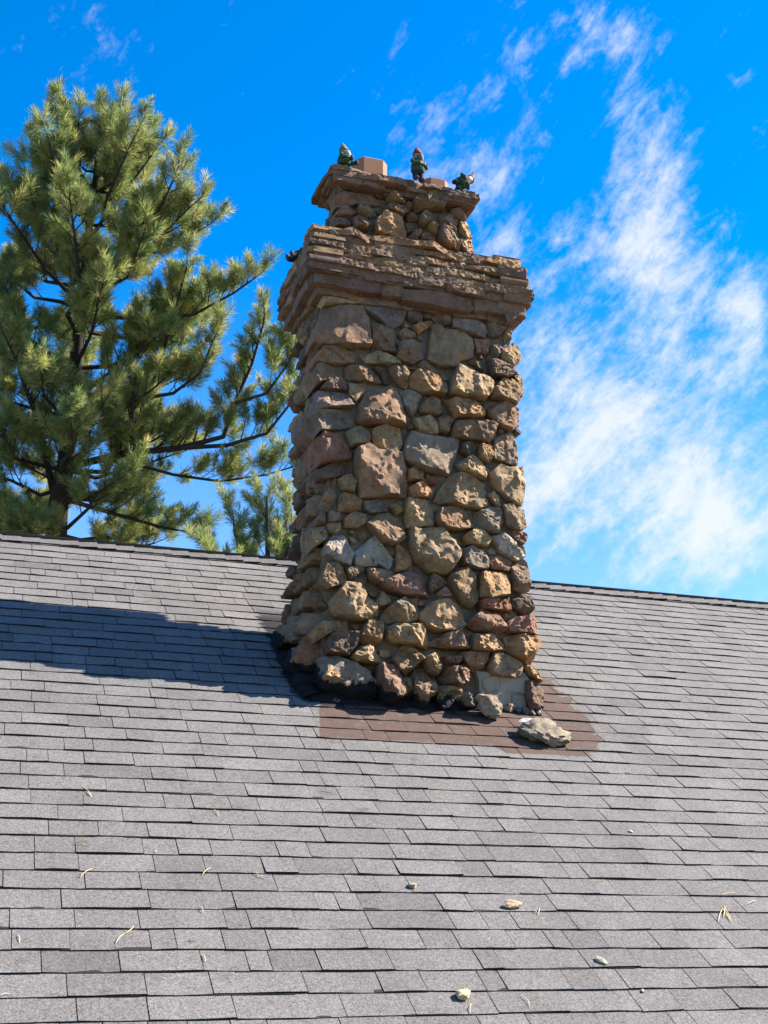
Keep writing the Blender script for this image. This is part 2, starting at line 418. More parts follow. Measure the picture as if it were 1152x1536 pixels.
for k in range(N_COURSE):
    s = S0 + k * EXPO
    rr = random.Random(100 + k)
    X = HX0 - rr.uniform(0, .3)
    raised = rr.random() < .5
    while X < HX1:
        w = rr.choice((.10, .15, .19, .22, .25, .28, .31, .35, .42)) * rr.uniform(.92, 1.08)
        X1 = min(X + w, HX1)
        gap = rr.choice((.0035, .0042, .0048, .0016))
        lift = .0030 if raised else 0.0; lift += rr.uniform(-.0008, .0012)
        if rr.random() < .006: lift += .004
        V, F, Mi = tab(X + gap / 2, X1 - gap / 2, s, lift, rr.uniform(-.0025, .0025), rr.uniform(-.002, .002), rr.uniform(-.004, .004))
        tint = rr.choice((.93, .97, 1.0, 1.0, 1.03, 1.06)) * rr.uniform(.95, 1.05)
        if rr.random() < .05: tint *= .86
        c = roof_pt((X + X1) / 2, s + .07)
        dpt = c @ vF; px, py = CX + FOC * (c @ vR) / dpt, CY - FOC * (c @ vU) / dpt
        pw = FOC * (X1 - X) / dpt
        # hidden under the chimney?
        hid = (CH['x0'] + .1 < X and X1 < CH['x1'] - .1 and CH['y0'] + .15 < c[1] < CH['y1'] - .15)
        inside = (-pw * .3 < px < 1152 + pw * .3 and 780 < py < 1560 and not hid)
        tabs.append((dpt if inside else 1e6 + dpt, V, F, Mi, tint))
        raised = not raised if rr.random() < .85 else raised
        X = X1
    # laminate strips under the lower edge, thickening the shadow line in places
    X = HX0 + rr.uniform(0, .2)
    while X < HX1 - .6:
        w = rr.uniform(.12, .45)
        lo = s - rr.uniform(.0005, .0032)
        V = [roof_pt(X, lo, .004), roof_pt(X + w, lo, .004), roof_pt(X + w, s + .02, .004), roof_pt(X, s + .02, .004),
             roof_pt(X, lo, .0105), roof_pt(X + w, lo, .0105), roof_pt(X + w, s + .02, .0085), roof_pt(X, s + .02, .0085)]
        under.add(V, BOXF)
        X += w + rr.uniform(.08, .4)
tabs.sort(key=lambda q: q[0])
def set_tint(me, vals):
    a = me.attributes.new('tint', 'FLOAT', 'POINT'); a.data.foreach_set('value', vals)
for i, (dk, V, F, Mi, tint) in enumerate(tabs[:300]):
    o = mk('shingle', V, F, [M['shingle'], M['edge']], roof, smooth=False, mat_idx=Mi)
    set_tint(o.data, [tint] * len(V))
rest = MB(); tv = []
for (dk, V, F, Mi, tint) in tabs[300:]:
    b = len(rest.V); rest.V.extend([tuple(v) for v in V]); rest.F.extend([tuple(q + b for q in f) for f in F]); rest.M.extend(Mi); tv += [tint] * len(V)
o = mk('shingle_field', rest.V, rest.F, [M['shingle'], M['edge']], roof, smooth=False, mat_idx=rest.M); set_tint(o.data, tv); o['kind'] = 'stuff'
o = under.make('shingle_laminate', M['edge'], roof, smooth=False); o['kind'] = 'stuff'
# back slope: plain courses of shingle, out of sight from the front
bk = MB()
for k in range(N_COURSE):
    s = S0 + k * EXPO
    pts = []
    for h, ds in ((.0035, 0), (.0135, 0), (.004, EXPO + .05)):
        p = roof_pt(0, s + ds, h); pts.append((2 * YR - p[1], p[2]))
    V = [(HX0, y, z) for y, z in pts] + [(HX1, y, z) for y, z in pts]
    bk.add(V, [(1, 2, 5, 4), (0, 1, 4, 3), (0, 3, 5, 2), (0, 2, 1), (3, 4, 5)])
o = bk.make('back_slope_shingles', M['shingle'], roof, smooth=False); set_tint(o.data, [1.0] * len(bk.V)); o['kind'] = 'stuff'
# ridge cap: folded shingles lapped along the ridge
nbr = np.array([0, math.sin(RP), math.cos(RP)]); sbr = np.array([0, -math.cos(RP), math.sin(RP)])
X = HX0; kcap = 0
capm = MB(); captint = []
while X < HX1 - .1:
    rr = random.Random(900 + kcap); kcap += 1
    L_ = EXPO * rr.uniform(.97, 1.03); x1 = X + L_ + .05
    ha, hb = .025 + rr.uniform(-.003, .005), .016            # exposed end stands proud
    wid = .135 + rr.uniform(-.006, .006)
    apex = ridge + np.array([0, 0, .004])
    def ring(xx, h):
        pts = []
        for t_ in (1.0, .66, .33, .10): pts.append(apex - sR * wid * t_ + nR * h)
        pts.append(apex + np.array([0, 0, h * 1.02 + .002]))
        for t_ in (.10, .33, .66, 1.0): pts.append(apex - sbr * wid * t_ + nbr * h)
        return [np.array([xx, p[1], p[2]]) for p in pts]
    A = ring(x1, ha) + ring(x1, ha - .009) + ring(X, hb) + ring(X, hb - .009)     # exposed end towards +X
    n9 = 9; F = []; Mi = []
    for i in range(n9 - 1):
        F.append((i, 2 * n9 + i, 2 * n9 + i + 1, i + 1)); Mi.append(0)
        F.append((i, i + 1, n9 + i + 1, n9 + i)); Mi.append(1)
        F.append((n9 + i, n9 + i + 1, 3 * n9 + i + 1, 3 * n9 + i)); Mi.append(1)
    F.append((0, n9, 3 * n9, 2 * n9)); Mi.append(1); F.append((8, 26, 35, 17)); Mi.append(1)
    o = mk('ridge_cap', A, F, [M['shingle'], M['edge']], roof, smooth=False, mat_idx=Mi); set_tint(o.data, [.92 * rr.uniform(.9, 1.05)] * len(A))
    X += L_

# ------------------------------------------------------------------ stone chimney
PAL = dict(b=(.245, .148, .082), t=(.410, .270, .138), p=(.262, .156, .104), r=(.255, .115, .072), g=(.225, .182, .142),
           k=(.285, .195, .112), d=(.105, .070, .050), w=(.37, .32, .26), o=(.385, .220, .100), v=(.180, .117, .092), m=(.205, .108, .072), n=(.285, .178, .104))
from mathutils.geometry import delaunay_2d_cdt
def resample(poly, n, rnd=1, jit=0.0, seed=0):
    P = np.array(poly, float)
    for _ in range(rnd):
        Q = np.roll(P, -1, 0); P = np.stack([P * .91 + Q * .09, P * .09 + Q * .91], 1).reshape(-1, 2)
    Q = np.vstack([P, P[:1]]); L = np.r_[0, np.cumsum(np.linalg.norm(np.diff(Q, axis=0), axis=1))]
    u = np.linspace(0, L[-1], n, endpoint=False)
    return np.stack([np.interp(u, L, Q[:, 0]), np.interp(u, L, Q[:, 1])], 1)
def poly_area(P):
    P = np.array(P); Q = np.roll(P, -1, 0); return .5 * float((P[:, 0] * Q[:, 1] - Q[:, 0] * P[:, 1]).sum())
def rock_face(poly, O, A, B, Nn, prot, back, seed, rough=1.0, facets=3, n=None, flat=False, grow=1.0):
    """a split stone set in a wall: outline poly on the plane O + a*A + b*B, standing prot proud along Nn, buried back deep"""
    r = np.random.default_rng(seed)
    P = np.array(poly, float)
    if poly_area(P) < 0: P = P[::-1]
    size = math.sqrt(abs(poly_area(P)))
    n = n or int(np.clip(size / .30 * 64, 26, 64))
    K = P.copy(); P = resample(P, n, 0)
    for kv in (K if len(K) < n * .6 else K[:0]): P[np.argmin(((P - kv) ** 2).sum(1))] = kv                     # keep the corners of the outline
    c = P.mean(0)
    P = c + (P - c) * grow
    ang = fbm(np.c_[P, np.full(len(P), seed * .37)], 1.0 / max(size, .05) * 4.5, 3, seed, .6)
    P = P + (P - c) * (ang[:, None] * .09 * rough)
    lev = [(1.0, None), (1.0, -.2), (1.0, .72), (.985, .90), (.955, 1), (.87, 1)]
    # broken faces: a main plane and a few fracture planes that cut its edges and corners away
    k0 = .08 if flat else .26
    m0 = r.normal(size=2) * k0 + (0 if flat else np.array([-.40, -.42]))        # split faces lean back, up and outward
    fac = []
    w0 = r.uniform(0, 2 * math.pi)
    for k in range(facets):
        w = w0 + 2 * math.pi * k / facets + r.normal() * .5; sl = r.uniform(1.2, 4.0) * (.4 if flat else 1.0); fac.append((math.cos(w), math.sin(w), sl, r.uniform(.20, .60)))
    crack = (math.cos(w0 + 1), math.sin(w0 + 1), r.uniform(-.2, .2), r.uniform(.08, .30) * (0 if flat else 1) * r.choice([-1, 1]))
    def height(q):
        u = (q - c) / max(size, .04)
        q3 = np.c_[q, np.full(len(q), seed * 1.31)]
        warp = np.c_[fbm(q3, 2.6 / max(size, .05), 2, seed + 21), fbm(q3, 2.6 / max(size, .05), 2, seed + 31)] * .13 * rough
        u2 = u + warp
        h = .95 + u2 @ m0
        h = h + np.where(u2[:, 0] * crack[0] + u2[:, 1] * crack[1] > crack[2], crack[3], 0.0)          # a step where a layer has spalled off
        for (fx, fy, sl, of) in fac: h = np.minimum(h, 1.0 + sl * (of - (u2[:, 0] * fx + u2[:, 1] * fy)))
        h = np.clip(h, .30, 1.4)
        rid = 1 - 2 * np.abs(fbm(q3, 1.8 / max(size, .05), 3, seed + 3, .55))
        h = h + (rid - .7) * .15 * rough + fbm(q3, 7.0 / max(size, .05), 3, seed + 7, .6) * .17 * rough
        return h
    V = []; F = []
    for li, (t_, e) in enumerate(lev):
        q = c + (P - c) * t_
        if e is None: h = np.full(n, -back)
        elif e < 0: h = np.full(n, -back * .25)
        else:
            h = height(q) * prot * e
            h = h + fbm(np.c_[q, h * 6 + seed], 42, 3, seed + 5, .6) * .011 * rough
        V.append(O + q[:, :1] * A + q[:, 1:] * B + h[:, None] * Nn)
    V = np.vstack(V); nl = len(lev)
    for i in range(nl - 1):
        for k in range(n): F.append((i * n + k, i * n + (k + 1) % n, (i + 1) * n + (k + 1) % n, (i + 1) * n + k))
    # the face inside the last ring: scattered points, triangulated
    ring = c + (P - c) * lev[-1][0]; lo, hi = ring.min(0), ring.max(0); sp = max(size / 13.0, .009)
    gx, gy = np.meshgrid(np.arange(lo[0], hi[0], sp), np.arange(lo[1], hi[1], sp * .87)); gx = gx + (np.arange(gx.shape[0]) % 2)[:, None] * sp * .5
    G = np.c_[gx.ravel(), gy.ravel()] + r.uniform(-.28, .28, (gx.size, 2)) * sp
    R2 = np.roll(ring, -1, 0); ins = np.zeros(len(G), bool)
    for A_, B_ in zip(ring, R2):
        cr = (A_[1] > G[:, 1]) != (B_[1] > G[:, 1]); xx = (B_[0] - A_[0]) * (G[:, 1] - A_[1]) / (B_[1] - A_[1] + 1e-12) + A_[0]; ins ^= cr & (G[:, 0] < xx)
    G = G[ins]
    if len(G): G = G[np.sqrt(((G[:, None] - ring) ** 2).sum(2)).min(1) > sp * .55]
    pts2 = np.vstack([ring, G]) if len(G) else ring
    vo, _, fo, ov, _, _ = delaunay_2d_cdt([Vector(q) for q in pts2], [(k, (k + 1) % n) for k in range(n)], [], 1, 1e-7)
    vo = np.array([tuple(q) for q in vo]); base = (nl - 1) * n; hh = height(vo) * prot; hh = hh + fbm(np.c_[vo, hh * 6 + seed], 42, 3, seed + 5, .6) * .011 * rough
    mp = []; extra = []
    for i_, o_ in enumerate(ov):
        rk = [q for q in o_ if q < n]
        if rk: mp.append(base + rk[0])
        else: mp.append(nl * n + len(extra)); extra.append(O + vo[i_, 0] * A + vo[i_, 1] * B + hh[i_] * Nn)
    if extra: V = np.vstack([V, np.array(extra)])
    for f in fo:
        f = tuple(mp[q] for q in f)
        if len(set(f)) == len(f): F.append(f)
    F.append(tuple(range(n - 1, -1, -1)))
    return V, F

chim = empty('stone_chimney', ((CH['x0'] + CH['x1']) / 2, (CH['y0'] + CH['y1']) / 2, 1.3))
tag(chim, 'tall rubble stone chimney with a flagstone cornice rising through the shingled roof', 'chimney')
Xv = np.array([1.0, 0, 0]); Yv = np.array([0, 1.0, 0]); Zv = np.array([0, 0, 1.0])
def fpoly(crop, pts, Y):
    ox, oy, sc = crop; out = []
    for (a, b) in pts:
        P = on_y(ox + a / sc, oy + b / sc, Y); out.append((P[0], P[2]))
    return out
cA = (400, 420, 4.8); cB = (600, 420, 4.8); cC = (400, 720, 4.2667); cD = (600, 720, 4.2667); cE = (465, 230, 8.533); cG = (590, 250, 8.533)
cH = (500, 330, 7.68); cI = (640, 340, 7.2); cP = (0, 0, 1.0)
FRONT = [  # stones of the front face, outlines read off the photograph: crop, points, colour, proud (m)
 (cA, [(425,30),(520,10),(690,70),(735,110),(715,160),(600,170),(445,165),(430,100)], 't', .05),
 (cA, [(435,205),(690,180),(722,260),(720,470),(600,480),(420,460),(385,440),(400,330)], 'p', .07),
 (cA, [(715,195),(850,135),(930,140),(1010,220),(980,290),(900,340),(860,310)], 'g', .04),
 (cA, [(770,350),(800,330),(920,380),(920,510),(780,500)], 'b', .05),
 (cA, [(365,540),(420,475),(540,470),(635,535),(620,590),(480,600),(370,580)], 'b', .07),
 (cA, [(690,540),(800,525),(960,580),(960,605),(720,605)], 't', .06),
 (cA, [(345,650),(380,600),(495,625),(500,690),(380,740)], 'p', .05),
 (cA, [(570,630),(620,610),(740,620),(820,680),(840,740),(700,735),(580,710)], 'b', .06),
 (cA, [(760,625),(860,605),(905,740),(845,745),(825,690)], 'd', .04),
 (cA, [(865,605),(1010,640),(1015,770),(960,750),(905,700)], 't', .08),
 (cA, [(400,760),(440,710),(570,700),(580,790),(480,790)], 'v', .05),
 (cA, [(595,740),(720,730),(720,780),(640,875),(600,830)], 'k', .04),
 (cA, [(385,800),(500,795),(585,815),(625,910),(370,930)], 'g', .06),
 (cA, [(670,890),(720,810),(900,760),(960,860),(1000,1010),(980,1045),(700,1040),(660,1010)], 'b', .09),
 (cA, [(290,960),(400,930),(610,940),(645,1040),(560,1060),(380,1080),(350,1120),(290,1080)], 'g', .06),
 (cA, [(355,1130),(420,1090),(510,1100),(580,1200),(590,1290),(410,1310),(380,1230)], 'r', .07),
 (cA, [(590,1100),(670,1075),(725,1120),(715,1190),(620,1195)], 'k', .07),
 (cA, [(770,1070),(850,1035),(945,1050),(965,1200),(930,1245),(780,1215)], 't', .05),
 (cA, [(640,1230),(700,1210),(760,1250),(950,1260),(1000,1490),(1000,1560),(680,1560),(650,1400)], 'p', .11),
 (cA, [(380,1370),(480,1315),(600,1330),(600,1385),(400,1415)], 'd', .03),
 (cA, [(530,1430),(600,1405),(630,1450),(620,1510),(560,1500)], 't', .06),
 (cC, [(345,180),(440,0),(430,110),(410,190),(360,220)], 'b', .05),
 (cB, [(60,200),(160,180),(165,290),(110,290),(60,250)], 'v', .04),
 (cB, [(170,205),(235,195),(235,270),(175,265)], 'd', .03),
 (cB, [(250,190),(340,170),(372,220),(345,310),(280,315),(235,270)], 'p', .05),
 (cB, [(100,330),(220,285),(240,300),(200,340),(130,375)], 'o', .05),
 (cB, [(15,385),(60,350),(115,365),(125,400),(60,420),(20,410)], 'b', .04),
 (cB, [(0,450),(110,425),(155,500),(150,560),(80,600),(-5,560)], 'b', .06),
 (cB, [(235,320),(270,330),(310,370),(380,360),(480,360),(530,420),(530,540),(440,560),(430,610),(300,605),(210,550)], 'p', .06),
 (cB, [(375,300),(410,240),(480,255),(570,320),(625,375),(610,410),(520,390),(390,350)], 'g', .06),
 (cB, [(600,240),(660,220),(780,260),(785,310),(720,400),(640,390),(600,300)], 'v', .06),
 (cB, [(540,430),(640,450),(630,520),(560,510)], 'b', .05),
 (cB, [(640,480),(800,430),(810,440),(720,540),(640,555)], 'v', .04),
 (cB, [(735,510),(810,445),(850,470),(880,560),(870,600),(820,635),(735,545)], 't', .04),
 (cB, [(755,380),(790,330),(810,390),(805,430),(770,440)], 't', .03),
 (cB, [(520,580),(560,560),(640,600),(650,680),(600,640)], 'd', .03),
 (cB, [(640,590),(740,580),(830,640),(840,680),(760,710),(660,690)], 'd', .07),
 (cB, [(745,590),(800,620),(890,690),(905,740),(890,770),(830,700)], 't', .03),
 (cB, [(670,790),(740,715),(840,710),(890,780),(860,840),(835,900),(660,850)], 'b', .08),
 (cB, [(65,700),(120,650),(250,690),(320,760),(315,800),(290,830),(140,820),(70,780)], 'o', .09),
 (cB, [(90,635),(160,600),(220,610),(285,680),(250,688),(130,645)], 'b', .05),
 (cB, [(365,780),(420,615),(520,640),(650,700),(640,790),(600,860),(450,850),(380,820)], 't', .09),
 (cB, [(5,800),(60,785),(155,830),(120,930),(90,970),(20,890)], 'g', .05),
 (cB, [(140,920),(190,870),(230,835),(280,870),(310,950),(250,975),(160,960)], 'k', .06),
 (cB, [(330,880),(340,865),(540,865),(600,960),(590,1000),(400,1000)], 'o', .09),
 (cB, [(620,880),(760,860),(830,910),(830,1060),(800,1080),(700,1040),(640,980)], 'b', .07),
 (cB, [(100,985),(200,960),(262,1010),(268,1110),(140,1100)], 't', .07),
 (cB, [(275,990),(330,965),(410,990),(360,1050),(340,1100),(275,1080)], 'k', .05),
 (cB, [(370,1070),(400,1020),(560,1010),(695,1050),(690,1140),(660,1165),(500,1140),(375,1120)], 'b', .10),
 (cB, [(30,1260),(90,1100),(180,1130),(420,1150),(410,1230),(360,1410),(200,1380),(40,1310)], 'g', .08),
 (cB, [(425,1220),(450,1170),(520,1180),(530,1230),(490,1265)], 'd', .05),
 (cB, [(590,1190),(660,1175),(675,1250),(640,1310),(580,1280)], 'o', .07),
 (cB, [(680,1150),(790,1090),(830,1200),(830,1330),(760,1310),(670,1280)], 'k', .04),
 (cB, [(60,1370),(100,1340),(180,1370),(180,1440),(70,1440)], 'o', .06),
 (cB, [(190,1395),(270,1405),(250,1470),(190,1460)], 'r', .04),
 (cB, [(410,1330),(500,1275),(560,1300),(645,1370),(620,1430),(560,1420),(450,1385)], 't', .08),
 (cB, [(655,1400),(720,1350),(780,1360),(860,1350),(872,1500),(864,1590),(760,1560),(700,1510),(660,1450)], 't', .06),
 (cB, [(70,1500),(180,1450),(240,1480),(225,1560),(80,1560)], 'o', .08),
 (cP, [(655,752),(664,732),(677,712),(704,710),(725,722),(727,757),(712,763),(680,759)], 'k', .10),
 (cC, [(480,120),(500,90),(560,90),(600,120),(600,180),(530,195),(480,190)], 'o', .07),
 (cC, [(640,140),(720,130),(780,170),(770,200),(680,210),(640,180)], 'g', .04),
 (cC, [(800,170),(840,140),(870,140),(870,190),(830,210)], 't', .05),
 (cC, [(510,250),(560,215),(630,225),(620,260),(570,290),(510,280)], 't', .06),
 (cC, [(650,270),(720,215),(800,215),(870,280),(870,370),(820,400),(740,390),(680,330)], 'b', .08),
 (cD, [(40,200),(50,130),(150,135),(205,180),(205,290),(50,290)], 't', .06),
 (cC, [(330,230),(380,195),(400,220),(380,270),(330,280)], 'v', .05),
 (cC, [(390,230),(400,200),(470,205),(475,250),(450,270),(390,270)], 'p', .05),
 (cC, [(385,280),(470,275),(480,310),(440,350),(390,330)], 'k', .05),
 (cC, [(300,300),(380,290),(380,350),(310,400)], 'k', .05),
 (cC, [(385,410),(430,350),(490,345),(560,480),(540,540),(490,520),(400,470)], 'w', .06),
 (cC, [(560,470),(620,430),(690,370),(730,420),(785,510),(770,540),(700,500),(690,550),(570,545)], 'w', .06),
 (cC, [(850,430),(910,480),(925,570),(850,575)], 'o', .05),
 (cC, [(370,650),(410,550),(460,540),(510,620),(500,645),(400,670)], 'b', .07),
 (cC, [(510,560),(610,560),(640,620),(620,660),(530,630)], 'd', .06),
 (cC, [(650,580),(820,595),(800,640),(720,665),(660,625)], 'p', .07),
 (cP, [(570,876),(600,861),(629,862),(637,875),(647,896),(600,893),(575,884)], 'p', .10),
 (cC, [(430,780),(500,690),(560,690),(600,770),(690,840),(700,890),(640,900),(560,895),(470,870),(435,830)], 't', .12),
 (cC, [(700,780),(750,710),(795,740),(780,790),(730,800)], 't', .06),
 (cP, [(573,929),(582,912),(604,896),(627,896),(626,930),(605,937),(580,934)], 'k', .09),
 (cC, [(590,1000),(640,900),(720,910),(750,1000),(740,1030),(670,1050),(600,1030)], 'o', .10),
 (cP, [(578,943),(592,936),(620,941),(642,965),(640,972),(620,968),(590,965),(578,955)], 't', .12),
 (cC, [(380,1060),(420,990),(570,985),(575,1060),(530,1125),(480,1120),(400,1110)], 'd', .11),
 (cC, [(320,985),(380,920),(510,905),(510,950),(400,960),(330,1000)], 'k', .07),
 (cC, [(540,1130),(580,1080),(640,1085),(700,1110),(740,1160),(640,1170),(560,1170)], 't', .13),
 (cP, [(590,985),(605,970),(612,968),(626,985),(632,990),(619,1002),(607,1015),(595,1008),(588,996)], 'b', .12),
 (cC, [(700,1215),(715,1190),(830,1195),(860,1280),(850,1370),(800,1440),(730,1430),(695,1300)], 'p', .17),
 (cC, [(345,1210),(345,1140),(440,1120),(560,1180),(690,1290),(670,1400),(560,1400),(420,1400),(340,1330)], 'g', .12),
 (cC, [(330,1280),(360,1210),(430,1230),(430,1310),(360,1340)], 't', .15),
 (cD, [(235,280),(250,200),(320,180),(400,180),(455,250),(450,290),(380,310),(250,315)], 'b', .09),
 (cD, [(490,220),(560,190),(630,205),(650,260),(620,330),(500,310)], 'g', .07),
 (cD, [(580,90),(610,75),(630,110),(625,150)], 't', .05),
 (cD, [(670,180),(740,170),(790,200),(800,310),(760,330),(700,300)], 'k', .05),
 (cD, [(700,310),(780,320),(812,370),(790,400),(710,355)], 'p', .05),
 (cD, [(80,330),(290,325),(380,420),(370,480),(290,600),(200,590),(110,510),(75,400)], 'k', .12),
 (cD, [(415,370),(480,325),(540,345),(580,390),(550,430),(440,420)], 't', .07),
 (cD, [(390,450),(450,425),(560,430),(560,555),(480,560),(400,530)], 'g', .07),
 (cD, [(610,370),(660,360),(720,410),(740,400),(790,420),(812,480),(770,500),(690,460),(640,430)], 'w', .06),
 (cD, [(570,500),(640,495),(710,530),(700,580),(580,560)], 'r', .05),
 (cD, [(725,560),(800,505),(825,520),(838,700),(790,710),(735,690)], 'k', .05),
 (cD, [(320,600),(380,570),(440,580),(490,640),(480,770),(450,800),(380,770),(320,680)], 'k', .09),
 (cD, [(510,720),(520,610),(560,590),(650,590),(690,660),(680,740),(560,770),(510,750)], 'o', .09),
 (cD, [(185,690),(210,620),(260,630),(300,665),(240,700),(200,720)], 'p', .06),
 (cD, [(245,720),(290,680),(330,710),(325,740),(260,750)], 't', .07),
 (cD, [(505,785),(670,770),(690,760),(700,830),(640,820),(520,820)], 'r', .08),
 (cD, [(105,870),(190,800),(330,765),(395,850),(400,940),(380,960),(230,960),(140,920)], 't', .10),
 (cD, [(700,740),(760,730),(830,750),(862,830),(830,860),(760,830),(710,800)], 'd', .05),
 (cD, [(430,920),(520,840),(580,890),(640,910),(675,960),(600,990),(500,960)], 'p', .12),
 (cD, [(690,940),(760,890),(870,880),(888,960),(870,990),(700,975)], 'r', .08),
 (cD, [(200,1050),(280,1000),(390,980),(450,985),(430,1060),(280,1065)], 'p', .11),
 (cD, [(455,1060),(470,1005),(620,1015),(660,1080),(580,1095),(470,1090)], 't', .13),
 (cD, [(668,1010),(760,990),(890,1000),(895,1080),(830,1180),(780,1170),(700,1110)], 'o', .11),
 (cD, [(135,1160),(190,1130),(270,1160),(280,1200),(220,1250),(170,1230),(150,1190)], 't', .14),
 (cD, [(275,1150),(370,1150),(350,1190),(290,1210)], 'r', .11),
 (cD, [(250,1270),(280,1220),(370,1200),(420,1240),(420,1300),(340,1335),(280,1320)], 'p', .17),
 (cD, [(60,1300),(80,1220),(150,1210),(190,1300),(190,1420),(120,1470),(60,1440)], 'b', .17),
 (cD, [(-40,1270),(0,1240),(40,1290),(40,1420),(-30,1430)], 'b', .13),
 (cD, [(215,1340),(240,1310),(400,1350),(400,1480),(250,1490),(210,1420)], 'k', .14),
 (cD, [(360,1395),(420,1370),(440,1430),(410,1480),(370,1470)], 'g', .18),
 (cD, [(400,1110),(560,1110),(550,1200),(470,1210),(410,1160)], 'b', .07),
 (cD, [(560,1200),(590,1120),(700,1130),(780,1180),(770,1235),(640,1240),(570,1225)], 'k', .09),
 (cD, [(780,1170),(840,1190),(890,1250),(905,1290),(820,1250)], 't', .08),
 (cD, [(815,1290),(860,1280),(925,1330),(920,1390),(890,1490),(840,1490),(815,1380)], 'd', .09),
]
UPPER = [
 (cE, [(550,290),(780,300),(790,440),(560,460)], 'v', .04),
 (cE, [(800,440),(900,400),(1060,430),(1120,450),(1000,540),(880,540),(800,490)], 'd', .04),
 (cE, [(350,560),(500,490),(780,490),(900,610),(880,650),(600,655),(360,680)], 'p', .05),
 (cE, [(345,740),(430,665),(500,690),(595,760),(490,810),(360,780)], 'p', .08),
 (cE, [(600,720),(620,655),(760,650),(825,740),(820,800),(700,830),(640,800)], 'k', .07),
 (cE, [(340,815),(480,815),(540,850),(520,910),(350,890)], 'v', .05),
 (cE, [(550,850),(600,815),(750,850),(740,920),(690,960),(560,930)], 'v', .07),
 (cE, [(350,300),(470,300),(470,420),(360,480)], 'v', .04),
 (cP, [(566,337),(578,321),(590,322),(600,329),(606,343),(608,354),(590,353),(568,348)], 'o', .09),
 (cP, [(577,308),(590,307),(604,312),(610,320),(600,325),(585,320)], 'p', .07),
 (cP, [(582,296),(600,294),(611,299),(606,308),(590,307),(582,302)], 'b', .08),
 (cG, [(165,335),(240,290),(275,380),(230,395)], 't', .06),
 (cG, [(240,440),(290,395),(420,410),(560,420),(615,470),(600,560),(400,550),(280,560),(240,520)], 'b', .09),
 (cG, [(130,470),(180,445),(240,490),(220,560),(140,540)], 'b', .07),
 (cG, [(165,620),(220,600),(320,600),(310,700),(230,700),(175,660)], 'r', .06),
 (cG, [(330,640),(420,555),(520,590),(510,680),(450,720),(400,760),(330,740),(320,690)], 'k', .08),
 (cG, [(430,750),(510,710),(590,790),(570,860),(500,830)], 't', .07),
 (cG, [(150,740),(300,710),(330,800),(180,850)], 'd', .04),
 (cG, [(205,880),(345,815),(350,870),(310,930),(230,910)], 'g', .06),
 (cG, [(340,900),(460,840),(560,880),(540,950),(350,940)], 'b', .06),
 (cG, [(570,830),(600,770),(790,810),(810,860),(830,1040),(720,1020),(570,950)], 'p', .08),
 (cG, [(620,640),(680,610),(830,680),(780,800),(620,750)], 'p', .06),
 (cG, [(720,360),(960,370),(980,500),(900,530),(720,470)], 'v', .05),
 (cG, [(730,500),(860,500),(930,560),(890,680),(760,620)], 'b', .06),
 (cG, [(870,740),(940,740),(1000,890),(960,910),(880,830)], 't', .05),
 (cG, [(870,920),(980,930),(985,1130),(950,1120),(900,1020)], 't', .05),
 (cG, [(20,200),(280,280),(300,360),(150,300),(0,320)], 'd', .04),
 (cG, [(310,260),(580,320),(600,400),(420,390),(320,340)], 'd', .04),
]
